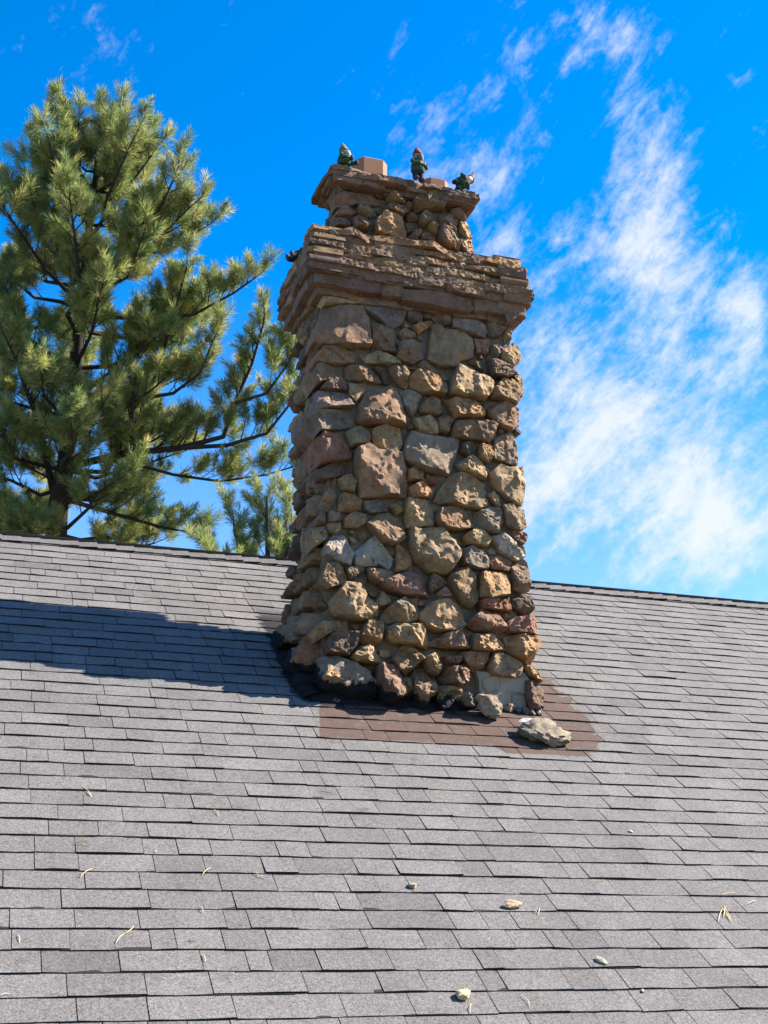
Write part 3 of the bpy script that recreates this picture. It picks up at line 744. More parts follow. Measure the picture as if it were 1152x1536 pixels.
CORN = [  # flagstones of the cornice front: crop, points, colour, proud beyond the cornice plane
 (cP, [(486,404),(500,408),(539,415),(559,417),(574,424),(572,438),(539,434),(500,425),(487,423)], 'm', .05),
 (cH, [(590,720),(810,740),(810,860),(570,850)], 'm', .04),
 (cP, [(607,431),(640,433),(675,437),(705,450),(713,461),(705,466),(677,462),(654,455),(607,448)], 'm', .05),
 (cP, [(482,387),(500,391),(545,401),(558,403),(557,415),(500,407),(484,404)], 'm', .07),
 (cH, [(470,580),(740,590),(960,600),(945,740),(600,690),(460,660)], 'm', .07),
 (cP, [(627,411),(640,415),(680,426),(679,433),(655,430),(627,427)], 'm', .08),
 (cI, [(290,630),(380,625),(520,655),(525,690),(400,692)], 'o', .09),
 (cI, [(540,740),(720,740),(930,800),(1080,780),(970,970),(890,1010),(860,930),(680,890),(530,900)], 'm', .04),
 (cI, [(530,700),(700,650),(900,690),(980,700),(1095,730),(1085,790),(930,800),(700,735),(540,740)], 'm', .06),
 (cI, [(540,560),(690,560),(740,600),(880,650),(700,655),(540,640)], 'v', .04),
 (cI, [(745,600),(910,620),(905,690),(880,690)], 'n', .05),
 (cI, [(920,550),(1065,580),(1060,650),(910,640)], 'm', .06),
 (cI, [(500,520),(560,505),(690,540),(680,565),(510,555)], 't', .06),
 (cI, [(530,410),(720,440),(940,490),(1030,530),(1030,565),(800,530),(560,475)], 'n', .07),
 (cI, [(650,330),(760,310),(860,340),(1020,350),(1020,440),(940,445),(800,405),(640,365)], 'o', .06),
 (cI, [(460,340),(520,290),(640,320),(600,380),(540,390)], 'm', .05),
 (cP, [(494,341),(512,343),(530,339),(545,350),(558,361),(552,363),(536,352),(497,350)], 'm', .06),
 (cP, [(562,352),(581,352),(616,361),(650,364),(662,368),(702,386),(696,391),(672,382),(650,372),(617,369),(596,365),(562,358)], 'o', .09),
 (cH, [(440,270),(740,280),(900,310),(950,360),(940,420),(700,420),(440,390)], 'n', .05),
 (cH, [(0,150),(260,180),(330,270),(100,290),(-40,270)], 'v', .04),
 (cH, [(150,350),(360,325),(390,420),(200,400)], 't', .07),
 (cH, [(380,430),(700,430),(830,500),(820,560),(600,520),(400,490)], 'n', .06),
 (cH, [(840,440),(1100,480),(1110,535),(850,505)], 'n', .07),
 (cI, [(0,420),(130,430),(150,470),(60,490),(0,480)], 't', .06),
 (cI, [(80,500),(200,505),(205,545),(90,530)], 'o', .08),
 (cI, [(210,470),(330,460),(385,540),(380,585),(230,540)], 'n', .07),
 (cI, [(360,390),(430,370),(440,430),(390,460)], 't', .06),
 (cI, [(390,560),(520,580),(530,620),(410,600)], 'n', .07),
]
def shade(cname, seed):
    r = np.random.default_rng(seed + 50); c = np.array(PAL[cname]) * .72 + np.array([.240, .155, .092]) * .28; v = r.uniform(.86, 1.14)
    return tuple(np.clip(c * v * (1 + r.uniform(-.05, .05, 3)), 0, 1))
FY = 7.49
def flare(z):                                           # the foot of the chimney spreads a little
    return .0
sid = 0; fpolys = []
def inpoly(pt, P):
    x, y = pt; ins = False; n = len(P); j = n - 1
    for i in range(n):
        if (P[i][1] > y) != (P[j][1] > y) and x < (P[j][0] - P[i][0]) * (y - P[i][1]) / (P[j][1] - P[i][1]) + P[i][0]: ins = not ins
        j = i
    return ins
def seg_dist(pt, P):
    p = np.array(pt); A = np.array(P); B = np.roll(A, -1, 0); d = B - A
    t_ = np.clip(((p - A) * d).sum(1) / ((d * d).sum(1) + 1e-12), 0, 1); return float(np.linalg.norm(A + d * t_[:, None] - p, axis=1).min())
def stone_obj(name, V, F, colr, parent, sharp=20): return mk(name, V, F, M['stone'], parent, True, sharp, None, colr)
def fit(polys, gmax=.036, joint=.003):
    """let every stone grow to the middle of the joint with its neighbours, keeping its straight edges and corners"""
    out = []
    PP = [np.array(P)[::-1] if poly_area(P) < 0 else np.array(P) for P in polys]
    for i, P in enumerate(PP):
        n = len(P); c = P.mean(0); Q = []; idx = []
        for k in range(n):
            a, b = P[k], P[(k + 1) % n]
            for w in (0.0, .25, .5, .75): Q.append(a + (b - a) * w); idx.append(k)
        Q = np.array(Q); idx = np.array(idx); d = np.full(len(Q), 1.0)
        for j, R in enumerate(PP):
            if j == i or np.abs(R.mean(0) - c).max() > .75: continue
            E = np.roll(R, -1, 0) - R
            t_ = np.clip(((Q[:, None] - R) * E).sum(2) / ((E * E).sum(1) + 1e-12), 0, 1)
            d = np.minimum(d, np.linalg.norm(R + E * t_[..., None] - Q[:, None], axis=2).min(1))
        ed = np.array([.6 * d[idx == k].min() + .4 * d[idx == k].mean() for k in range(n)])
        ep = np.clip(ed / 2 - joint, -.002, gmax)                          # outward shift of each edge
        T = np.roll(P, -1, 0) - P; T /= np.linalg.norm(T, axis=1)[:, None]; Nn = np.c_[T[:, 1], -T[:, 0]]
        V = []
        for k in range(n):
            n0, n1 = Nn[k - 1], Nn[k]; e0, e1 = ep[k - 1], ep[k]
            A = np.array([n0, n1])
            if abs(np.linalg.det(A)) > .35: dv = np.linalg.solve(A, np.array([e0, e1]))
            else: dv = (n0 * e0 + n1 * e1) / 2
            L = np.linalg.norm(dv); V.append(P[k] + dv * min(1.0, gmax * 1.5 / max(L, 1e-6)))
        V = np.array(V); V[:, 0] = np.where(P[:, 0] > 3.40, np.minimum(V[:, 0], np.maximum(P[:, 0], 3.54)), V[:, 0])
        out.append([tuple(v) for v in V])
    return out
MORT = .042                                             # the mortar lies this far behind the measured face
fpolys = fit([fpoly(crop, pts, FY) for (crop, pts, cn, pr) in FRONT])
for (crop, pts, cn, pr), poly in zip(FRONT, fpolys):
    sid += 1
    cx_ = np.mean([p[0] for p in poly])
    back = .10 if 2.25 < cx_ < 3.3 else .22
    V, F = rock_face(poly, np.array([0, FY + MORT, 0]), Xv, Zv, -Yv, (pr + .008) * 1.10, back, sid, grow=1.0)
    stone_obj('stone', V, F, shade(cn, sid), chim)
UY = 7.50; upolys = []
upolys = fit([fpoly(crop, pts, UY) for (crop, pts, cn, pr) in UPPER], .026)
for (crop, pts, cn, pr), poly in zip(UPPER, upolys):
    sid += 1
    cx_ = np.mean([p[0] for p in poly]); back = .08 if 2.3 < cx_ < 3.0 else .18
    V, F = rock_face(poly, np.array([0, UY + MORT, 0]), Xv, Zv, -Yv, (pr + .006) * 1.08, back, sid, grow=1.0)
    stone_obj('stone', V, F, shade(cn, sid), chim)
# small chinking stones where the mortar would show widest
def chinks(polys, x0, x1, zlo, zhi, Y, tries, rmin, rmax, nmax, seed):
    global sid
    r = random.Random(seed); placed = []
    for _ in range(tries):
        if len(placed) >= nmax: break
        p = (r.uniform(x0, x1), r.uniform(zlo, zhi))
        dmin = 9
        bad = False
        for P in polys:
            if inpoly(p, P): bad = True; break
            dmin = min(dmin, seg_dist(p, P))
        if bad: continue
        for (q, rr_) in placed: dmin = min(dmin, math.dist(p, q) - rr_)
        rad = min(rmax, dmin * .92)
        if rad < rmin: continue
        placed.append((p, rad))
    for (p, rad) in placed:
        sid += 1; k = r.randint(5, 7); a0 = r.uniform(0, 6); ex = r.uniform(.9, 1.5)
        poly = [(p[0] + rad * ex * math.cos(a0 + 6.283 * i / k) * r.uniform(.85, 1.15), p[1] + rad * math.sin(a0 + 6.283 * i / k) * r.uniform(.8, 1.1)) for i in range(k)]
        V, F = rock_face(poly, np.array([0, Y + MORT, 0]), Xv, Zv, -Yv, r.uniform(.022, .05), .06, sid)
        stone_obj('stone', V, F, shade(r.choice('bpkdgtv'), sid), chim)
    return len(placed)
nch = chinks(fpolys, 2.10, 3.50, 1.62, 4.20, FY, 3000, .020, .06, 56, 3)
nch += chinks(upolys, 2.16, 3.13, 4.66, 5.05, UY, 900, .018, .05, 12, 4)

# cornice
CYF = 7.385; CX0, CX1, CY1 = 1.955, 3.56, 8.17
for (crop, pts, cn, pr) in CORN:
    sid += 1
    poly = fpoly(crop, pts, CYF)
    V, F = rock_face(poly, np.array([0, CYF + .04, 0]), Xv, Zv, -Yv, (pr - .02) * .9, .20, sid, rough=.8, facets=2, flat=True, grow=1.03)
    stone_obj('slab', V, F, shade(cn, sid), chim, 36)
# lapped flagstone courses round all four sides (the front ones lie behind the slabs above)
LAY = [(4.150, 4.205, -.055), (4.205, 4.285, -.005), (4.285, 4.350, .035), (4.350, 4.392, .045), (4.392, 4.425, .020), (4.425, 4.462, .034), (4.462, 4.492, .008), (4.492, 4.528, .020),
       (4.528, 4.556, -.010), (4.556, 4.596, .004), (4.596, 4.625, -.03), (4.625, 4.662, -.018)]
def course(z0, z1, off, X0, X1, Y0, Y1, colours, seed, sides='flbr', lmin=.14, lmax=.5, back=.2, frontoff=0.0, jit=.022):
    global sid
    r = random.Random(seed); out = []
    for sd in sides:
        if sd == 'f': O, A, Nn, u0, u1 = np.array([0, Y0, 0]), Xv, -Yv, X0 - off, X1 + off
        if sd == 'b': O, A, Nn, u0, u1 = np.array([0, Y1, 0]), -Xv, Yv, -X1 - off, -X0 + off
        if sd == 'l': O, A, Nn, u0, u1 = np.array([X0, 0, 0]), -Yv, -Xv, -Y1 - off, -Y0 + off
        if sd == 'r': O, A, Nn, u0, u1 = np.array([X1, 0, 0]), Yv, Xv, Y0 - off, Y1 + off
        u = u0
        while u < u1 - .02:
            w = r.uniform(lmin, lmax); ue = min(u + w, u1)
            if u1 - ue < .08: ue = u1
            za, zb = z0 + r.uniform(-.008, .004), z1 + r.uniform(-.004, .008)
            n_ = max(2, int((ue - u) / .07)); poly = [(u + (ue - u) * i / n_ + .004, za + r.uniform(-.007, .007)) for i in range(n_ + 1)] + \
                [(ue - (ue - u) * i / n_ - .004, zb + r.uniform(-.007, .007)) for i in range(n_ + 1)]
            sid += 1
            o_ = off + r.uniform(-jit, jit) + (frontoff if sd == 'f' else 0)
            V, F = rock_face(poly, O + Nn * (o_ - .03), A, Zv, Nn, .03, back, sid, rough=.9, facets=2, flat=True, n=36)
            stone_obj('slab', V, F, shade(r.choice(colours), sid), chim, 36)
            u = ue
    return
for i, (z0, z1, off) in enumerate(LAY):
    course(z0, z1, off, CX0, CX1, 7.40, CY1, 'mmvp' if i < 4 else 'mnnvtb', 40 + i, frontoff=-.012, lmin=.12, lmax=.48, jit=.024 if i > 3 else .014)
# capping flags on the upper shaft
TX0, TX1, TY0, TY1 = 2.130, 3.165, 7.455, 7.79
for i, (z0, z1, off) in enumerate([(5.050, 5.090, .020), (5.090, 5.128, .045), (5.128, 5.155, .025)]):
    course(z0, z1, off, TX0, TX1, TY0, TY1, 'mnpv', 70 + i, lmin=.10, lmax=.42, jit=.034)
# single flags lying on top of the cap
for (xa, xb, ya, yb, z) in ((2.10, 2.42, 7.45, 7.74, 5.155), (2.55, 2.86, 7.46, 7.66, 5.153), (2.80, 3.16, 7.52, 7.78, 5.151)):
    sid += 1; r = random.Random(sid)
    poly = [(xa + r.uniform(-.02, .02), ya), ((xa + xb) / 2, ya - .02), (xb, ya + r.uniform(0, .03)), (xb + .02, (ya + yb) / 2), (xb - .03, yb), ((xa + xb) / 2, yb + .02), (xa, yb)]
    V, F = rock_face(poly, np.array([0, 0, z]), Xv, Yv, Zv, .028, .01, sid, rough=.6, flat=True)
    stone_obj('slab', V, F, shade('p', sid), chim, 36)

# left face: coursed rubble; right and back faces joined (out of the photograph's sight)
def rubble(O, A, Nn, u0, u1, zfun, z1, seed, base=lambda u, z: 0.0, hmin=.11, hmax=.24):
    r = random.Random(seed); z = zfun - .1; out = []
    row = 0
    while z < z1 - .04:
        h = r.uniform(hmin, hmax); h = min(h, z1 - z)
        u = u0 - r.uniform(0, .1)
        while u < u1 - .03:
            w = r.uniform(.10, .30); ue = min(u + w, u1)
            if u1 - ue < .05: ue = u1
            g_ = .011
            zz0, zz1 = z + g_ + r.uniform(-.015, .02), z + h - g_ + r.uniform(-.02, .02)
            if zz1 - zz0 > .05:
                poly = [(max(u, u0) + g_ + r.uniform(0, .02), zz0 + r.uniform(0, .03)), ((u + ue) / 2, zz0 - r.uniform(-.01, .02)), (ue - g_ - r.uniform(0, .02), zz0 + r.uniform(0, .03)), (ue - g_ + r.uniform(-.01, .01), (zz0 + zz1) / 2),
                        (ue - g_ - r.uniform(0, .03), zz1 - r.uniform(0, .03)), ((u + ue) / 2, zz1 + r.uniform(-.01, .02)), (max(u, u0) + g_ + r.uniform(0, .03), zz1 - r.uniform(0, .03)), (max(u, u0) + g_, (zz0 + zz1) / 2)]
                out.append((poly, r.uniform(.04, .09), r.choice('bpkgvdtbk'), base((u + ue) / 2, z)))
            u = ue
        z += h
    return out
def lbase(u, z):                                        # u = -Y ; swelling of the left foot towards the roof
    hgt = z - (roof_pt(0, 0)[2] + (-u - roof_pt(0, 0)[1]) * math.tan(RP))
    return .10 * max(0.0, 1 - max(hgt, 0) / .55) ** 1.3
for (poly, pr, cn, bs) in rubble(None, -Yv, -Xv, -8.13, -7.56, 1.35, 4.18, 11, lbase):
    yc = -np.mean([p[0] for p in poly]); zc = np.mean([p[1] for p in poly])
    if zc < (yc - 7.49) * math.tan(RP) + 1.25: continue
    sid += 1
    V, F = rock_face(poly, np.array([CH['x0'] + .005 - bs, 0, 0]), -Yv, Zv, -Xv, pr, .1 + bs, sid)
    stone_obj('stone', V, F, shade(cn, sid), chim)
for (poly, pr, cn, bs) in rubble(None, -Yv, -Xv, -7.79, -7.58, 4.76, 5.06, 12, hmin=.06, hmax=.12):
    sid += 1
    V, F = rock_face(poly, np.array([2.185, 0, 0]), -Yv, Zv, -Xv, pr * .8, .08, sid)
    stone_obj('stone', V, F, shade(cn, sid), chim)
fac = MB()
for (O, A, Nn, u0, u1, zb, zt, sd) in ((np.array([3.44, 0, 0]), Yv, Xv, 7.60, 8.08, 1.35, 4.18, 13), (np.array([0, 8.08, 0]), -Xv, Yv, -3.46, -2.13, 1.9, 4.18, 14),
                                      (np.array([3.09, 0, 0]), Yv, Xv, 7.58, 7.77, 4.76, 5.06, 15), (np.array([0, 7.77, 0]), -Xv, Yv, -3.1, -2.2, 4.76, 5.06, 16)):
    for (poly, pr, cn, bs) in rubble(None, A, Nn, u0, u1, zb, zt, sd):
        sid += 1; V, F = rock_face(poly, O, A, Zv, Nn, pr, .08, sid, n=20); fac.add(V, F)
o = fac.make('stone_facing', M['stone'], chim, True, 32, PAL['b']); o['kind'] = 'stuff'

# mortar core: body, cornice bed, upper shaft; each a displaced block
def core(name, x0, x1, y0, y1, z0, z1, mat, d=.075, amp=.022):
    V = []; F = []
    def facegrid(O, U, Wv, nu, nv):
        b = len(V)
        for i in range(nu + 1):
            for j in range(nv + 1): V.append(O + U * (i / nu) + Wv * (j / nv))
        for i in range(nu):
            for j in range(nv): F.append((b + i * (nv + 1) + j, b + (i + 1) * (nv + 1) + j, b + (i + 1) * (nv + 1) + j + 1, b + i * (nv + 1) + j + 1))
    lx, ly, lz = x1 - x0, y1 - y0, z1 - z0
    nx, ny, nz = max(2, int(lx / d)), max(2, int(ly / d)), max(2, int(lz / d)); o = np.array([x0, y0, z0])
    facegrid(o, Xv * lx, Zv * lz, nx, nz); facegrid(o + Yv * ly + Xv * lx, -Xv * lx, Zv * lz, nx, nz)
    facegrid(o + Yv * ly, -Yv * ly, Zv * lz, ny, nz); facegrid(o + Xv * lx, Yv * ly, Zv * lz, ny, nz)
    facegrid(o + Zv * lz, Xv * lx, Yv * ly, nx, ny); facegrid(o + Yv * ly, Xv * lx, -Yv * ly, nx, ny)
    V = np.array(V); c = np.array([(x0 + x1) / 2, (y0 + y1) / 2, 0])
    nv_ = fbm(V, 7, 3, 21); dirv = V - c; dirv[:, 2] = 0; dirv /= (np.linalg.norm(dirv, axis=1)[:, None] + 1e-6)
    V = V + dirv * (nv_ * amp * 2)[:, None]
    return mk(name, V, F, mat, chim, True, 50)
core('mortar_core', 2.12, 3.45, FY + MORT, 8.08, .6, 4.22, M['mortar'])
core('mortar_core', 2.04, 3.50, 7.46, 8.12, 4.20, 4.64, M['mortar'])
core('mortar_core', 2.175, 3.10, UY + MORT, 7.78, 4.60, 5.09, M['mortar'])
core('mortar_core', 2.12, 3.14, 7.47, 7.77, 5.06, 5.145, M['mortar'], amp=.01)
# a parged patch and bare concrete blocks at the front right of the foot
sid += 1
V, F = rock_face(fpoly(cD, [(490,1225),(640,1215),(800,1235),(840,1290),(835,1480),(520,1470),(500,1350)], FY), np.array([0, FY + MORT - .020, 0]), Xv, Zv, -Yv, .035, .1, sid, rough=1.3, facets=2, flat=True, n=60)
mk('parging', V, F, M['block'], chim, True, 36)
for pts in ([(520,1280),(632,1252),(632,1340),(560,1362),(530,1335)], [(640,1254),(800,1262),(818,1300),(790,1372),(640,1338)], [(562,1366),(704,1372),(704,1460),(590,1450)], [(714,1376),(806,1392),(800,1470),(714,1470)]):
    sid += 1
    V, F = rock_face(fpoly(cD, pts, FY), np.array([0, FY + MORT - .048, 0]), Xv, Zv, -Yv, .012, .1, sid, rough=.4, facets=2, flat=True, n=48, grow=1.04)
    mk('concrete_block', V, F, M['block'], chim, True, 36)
# roof cement packed round the foot
tarb = MB()
def tar_run(pts, rad):
    Vs = []; n_ = len(pts)
    for i in range(n_):
        for k in range(9):
            w = math.pi * k / 8; r_ = rad[i]
            off = tardir[i] * (math.cos(w) * r_) + nR * (math.sin(w) * r_ * .8 - .01)
            Vs.append(np.array(pts[i]) + off)
    Vs = np.array(Vs); Vs = Vs + nR * (fbm(Vs, 12, 3, 5)[:, None] * .03)
    Fs = [(i * 9 + k, (i + 1) * 9 + k, (i + 1) * 9 + k + 1, i * 9 + k + 1) for i in range(n_ - 1) for k in range(8)]
    tarb.add(Vs, Fs)
path = []; tardir = []; rads = []
for q in np.linspace(0, 1, 34):                         # up the left side
    s_ = 8.05 - 1.10 * q; path.append(roof_pt(2.05 - .05 * math.sin(q * 3.1), s_)); tardir.append(-Xv); rads.append(.07 + .02 * math.sin(q * 9))
tar_run(path, rads)
path = []; tardir = []; rads = []
for q in np.linspace(0, 1, 40):
    X = 2.02 + 1.12 * q; path.append(roof_pt(X, 6.965)); tardir.append(-sR); rads.append(.055 + .02 * math.sin(q * 14) * (1 - q * .5))
tar_run(path, rads)
path = []; tardir = []; rads = []
for q in np.linspace(0, 1, 30):
    path.append(roof_pt(3.53, 7.00 + .66 * q)); tardir.append(Xv); rads.append(.04 + .01 * math.sin(q * 21))
tar_run(path, rads)
tarb.make('tar_flashing', M['tar'], chim, True, 60)
# clay flue liners: rounded square tubes
def flue(X, Y, w, d_, z0, z1):
    m_ = MB(); cc = .045; t_ = .022
    def ring(a, b, c_, z): return [(X - a + c_, Y - b, z), (X + a - c_, Y - b, z), (X + a, Y - b + c_, z), (X + a, Y + b - c_, z), (X + a - c_, Y + b, z), (X - a + c_, Y + b, z), (X - a, Y + b - c_, z), (X - a, Y - b + c_, z)]
    a, b = w / 2, d_ / 2
    V = ring(a, b, cc, z0) + ring(a, b, cc, z1 - .006) + ring(a - .005, b - .005, cc, z1) + ring(a - t_, b - t_, cc * .8, z1) + ring(a - t_, b - t_, cc * .8, z0)
    F = [(r * 8 + k, r * 8 + (k + 1) % 8, (r + 1) * 8 + (k + 1) % 8, (r + 1) * 8 + k) for r in range(4) for k in range(8)]
    return m_.add(V, F).make('flue_liner', M['clay'], chim, smooth=False)
flue(2.450, 7.66, .235, .20, 5.05, 5.385)
flue(2.950, 7.66, .20, .20, 5.05, 5.32)

# ------------------------------------------------------------------ garden gnomes on the chimney
M['green'] = mat_plain("green_glaze", (.030, .075, .042), .75, .35, 60, .1, .2)
M['olive'] = mat_plain("olive_glaze", (.10, .12, .05), .75, .4, 50, .1, .2, c2=(.22, .20, .10))
M['red'] = mat_plain("faded_red_glaze", (.17, .045, .035), .75, .3, 60, .1, .2)
M['brown'] = mat_plain("brown_glaze", (.10, .045, .03), .75, .3, 60, .1, .2)
M['beardw'] = mat_plain("white_glaze", (.36, .33, .29), .75, .25, 90, .1, .2)
M['beardg'] = mat_plain("grey_glaze", (.13, .11, .11), .75, .35, 90, .1, .2)
M['skin'] = mat_plain("flesh_glaze", (.38, .20, .13), .75, .15, 60, .1, .2)
M['navy'] = mat_plain("dark_glaze", (.018, .022, .04), .75, .3, 60, .1, .2)
M['cream'] = mat_plain("cream_glaze", (.42, .36, .22), .75, .3, 60, .1, .2)
def rotm(ax, ang):
    c, s = math.cos(ang), math.sin(ang)
    return np.array({'x': [[1, 0, 0], [0, c, -s], [0, s, c]], 'y': [[c, 0, s], [0, 1, 0], [-s, 0, c]], 'z': [[c, -s, 0], [s, c, 0], [0, 0, 1]]}[ax])
def gnome(loc, H, R3, coat, hat, beard, trous, pose, hatlean, label, hatlen=.36, head_tilt=0.0, slim=1.0):
    root = empty('garden_gnome', loc); tag(root, label, 'gnome', 'garden gnomes on the chimney')
    loc = np.array(loc, float)
    made = []
    def put(nm, mb, mat): made.append((nm, np.array(mb.V) * np.array([H * slim, H * slim, H]) @ np.array(R3).T + loc, mb.F, mat))
    sit = pose == 'sit'
    dz = -.20 if sit else 0.0
    for sx in (-1, 1):                                    # legs and boots
        a = MB()
        if sit: a.tube([(sx * .09, 0, .07), (sx * .11, -.14, .09), (sx * .12, -.27, .05)], [.075, .07, .055], 12)
        else: a.tube([(sx * .085, 0, .30), (sx * .09, -.005, .16), (sx * .095, 0, .05)], [.085, .078, .06], 12)
        put('leg', a, M[trous])
        b = MB()
        if sit: b.ellipsoid((sx * .125, -.31, .075), (.055, .05, .08), 12, 8)
        else: b.ellipsoid((sx * .10, -.045, .038), (.062, .10, .042), 12, 8)
        put('boot', b, M['navy' if trous != 'navy' else 'brown'])
    b = MB()                                              # coat: one turned body, wider at the hem
    b.lathe([(.02, .20 + dz), (.155, .215 + dz), (.185, .26 + dz), (.178, .33 + dz), (.165, .40 + dz), (.150, .46 + dz), (.115, .515 + dz), (.06, .55 + dz), (.03, .56 + dz)], 18)
    put('coat', b, M[coat])
    bl = MB(); bl.lathe([(.172, .335 + dz), (.184, .345 + dz), (.182, .368 + dz), (.168, .378 + dz)], 18); put('belt', bl, M['navy'])
    for sx in (-1, 1):                                    # arms folded over the belly, mitten hands with thumb
        a = MB(); a.tube([(sx * .125, 0, .485 + dz), (sx * .205, -.03, .42 + dz), (sx * .20, -.10, .35 + dz), (sx * .10, -.185, .36 + dz)], [.052, .055, .05, .042], 10)
        put('arm', a, M[coat])
        h = MB(); h.ellipsoid((sx * .065, -.195, .36 + dz), (.048, .03, .034), 10, 7); h.tube([(sx * .06, -.205, .38 + dz), (sx * .05, -.215, .405 + dz)], [.014, .010], 6)
        put('hand', h, M['skin'])
    Rh = rotm('x', head_tilt); piv = np.array([0, 0, .54 + dz])
    def hd(mb): mb.V = [tuple((np.array(v) - piv) @ Rh.T + piv) for v in mb.V]; return mb
    b = MB(); b.ellipsoid((0, 0, .615 + dz), (.105, .10, .105), 16, 10); put('head', hd(b), M['skin'])
    b = MB(); b.ellipsoid((0, -.108, .612 + dz), (.024, .028, .022), 8, 6); put('nose', hd(b), M['skin'])
    for sx in (-1, 1):
        b = MB(); b.ellipsoid((sx * .04, -.092, .642 + dz), (.013, .010, .013), 8, 6); put('eye', hd(b), M['navy'])
        b = MB(); b.ellipsoid((sx * .105, -.005, .615 + dz), (.018, .026, .032), 8, 6); put('ear', hd(b), M['skin'])
    b = MB()                                              # beard: a wedge that hangs to the belly
    b.ellipsoid((0, -.085, .565 + dz), (.098, .055, .055), 14, 8)
    b.tube([(0, -.09, .56 + dz), (0, -.125, .50 + dz), (0, -.155, .43 + dz), (0, -.165, .385 + dz)], [.09, .078, .05, .012], 12)
    put('beard', hd(b), M[beard])
    b = MB()                                              # hat: brim roll and a cone that leans
    pts = [np.array([hatlean * (q ** 1.6), .012 + .05 * q, .655 + dz + hatlen * q]) for q in np.linspace(0, 1, 8)]
    b.tube(pts, [.122, .118, .105, .088, .07, .05, .032, .012], 16)
    b.lathe([(.105, .645 + dz), (.128, .652 + dz), (.128, .675 + dz), (.105, .685 + dz)], 16, 0, (0, .008, 0))
    put('hat', hd(b), M[hat])
    dzr = loc[2] - min(V[:, 2].min() for _, V, _, _ in made)          # let the lowest point rest on the stone
    for nm, V, F_, mat in made: mk(nm, V + np.array([0, 0, dzr]), F_, mat, root, True, 50)
    return root
CAPZ = 5.178
def cap_pos(px, Y, z=CAPZ):                             # X of the photograph's column at depth Y on the cap
    r = ray(px, 0); 
    # solve for the image row of height z at this depth: iterate rows
    lo, hi = 100.0, 500.0
    for _ in range(40):
        mid = (lo + hi) / 2; P = on_y(px, mid, Y)
        if P[2] > z: lo = mid
        else: hi = mid
    return on_y(px, (lo + hi) / 2, Y)
gnome(cap_pos(516, 7.43), .27, rotm('z', .75), 'green', 'olive', 'beardw', 'green', 'sit', .03, 'seated gnome in a green coat and tall olive hat beside the larger flue', .27)
gnome(cap_pos(627, 7.41, 5.150), .345, rotm('z', .35), 'green', 'red', 'beardg', 'navy', 'stand', .02, 'standing gnome with a red cap, grey beard and dark trousers', .22, slim=.82)
Rl = rotm('z', .20) @ rotm('y', .95) @ rotm('z', .15)
gnome(cap_pos(681, 7.43, 5.152), .27, Rl, 'green', 'brown', 'beardw', 'green', 'stand', -.16, 'toppled gnome with a white beard and brown hat at the cap edge', .30)
Rl2 = rotm('z', 2.2) @ rotm('x', 1.35)
gnome((1.93, 7.95, 4.650), .31, rotm('z', -1.3) @ rotm('x', -1.25), 'green', 'cream', 'beardg', 'navy', 'stand', .02, 'fallen gnome lying feet outward on the left ledge of the cornice', .25)

# ------------------------------------------------------------------ loose stones on the roof
import bmesh
def blob(seed, size, sub=4, planes=9, rough=.10):
    bm = bmesh.new(); bmesh.ops.create_icosphere(bm, subdivisions=sub, radius=1.0)
    V = np.array([v.co[:] for v in bm.verts]); F = [tuple(v.index for v in f.verts) for f in bm.faces]; bm.free()
    r = np.random.default_rng(seed); d = np.full(len(V), 1.15)
    for _ in range(planes):
        nn = r.normal(size=3); nn /= np.linalg.norm(nn); k = r.uniform(.62, .95)
        dp = V @ nn; d = np.where(dp > .05, np.minimum(d, k / np.maximum(dp, .05)), d)
    d = d * (1 + fbm(V, 2.2, 4, seed) * rough * 3) + fbm(V, 8, 3, seed + 4) * rough * .7
    V = V * d[:, None]; V = V / np.abs(V).max(0) * np.array(size) / 2
    return V, F
def loose(name, px, py, size, seed, colr, label, cat, rot=0.0, group=None, sub=4, sink=.25, planes=9, mat=None, rough=.1):
    V, F = blob(seed, size, sub, planes, rough)
    V = V @ rotm('z', rot).T
    X, s_ = roof_px(px, py)
    B3 = np.stack([xR, sR, nR], 1)
    V = V @ B3.T
    h = -(V @ nR).min() * (1 - sink) + .008
    V = V + roof_pt(X, s_, h)
    o = mk(name, V, F, mat or M['loose'], None, True, 38, None, colr); tag(o, label, cat, group); return o
M['loose'] = mat_stone('loose_stone', tar=False)
loose('loose_rock', 731, 1077, (.215, .22, .17), 61, (.31, .235, .17), 'chunky tan rock lying against the foot of the chimney', 'rock', .4, sink=.12, rough=.18, planes=12)
loose('loose_rock', 808, 1112, (.40, .22, .13), 62, (.27, .215, .155), 'broad flat tan rock lying on the brown coated shingles', 'rock', -.12, sink=.12, rough=.2, planes=14)
loose('mortar_slab', 800, 1103, (.22, .12, .05), 63, (.50, .48, .44), 'chalky white slab of mortar leaning on the flat rock', 'mortar', .1, sink=-2.0, planes=12, rough=.08)
for i, (px, py, sz, cc) in enumerate(((763, 1068, .075, (.42, .30, .17)), (776, 1070, .055, (.10, .09, .085)), (787, 1071, .06, (.12, .11, .10)), (797, 1073, .05, (.30, .27, .22)), (750, 1052, .07, (.03, .03, .032)), (808, 1074, .045, (.30, .26, .2)))):
    loose('rubble_piece', px, py, (sz * 1.2, sz, sz * .8), 70 + i, cc, ['ochre stone chip', 'small dark stone chip', 'charcoal grey stone chip', 'greyish stone chip', 'black tarred stone chip', 'pale brown stone chip'][i] + ' at the foot of the concrete blocks', 'stone chip', i * .7, 'stone chips at the chimney foot', 3, .15)
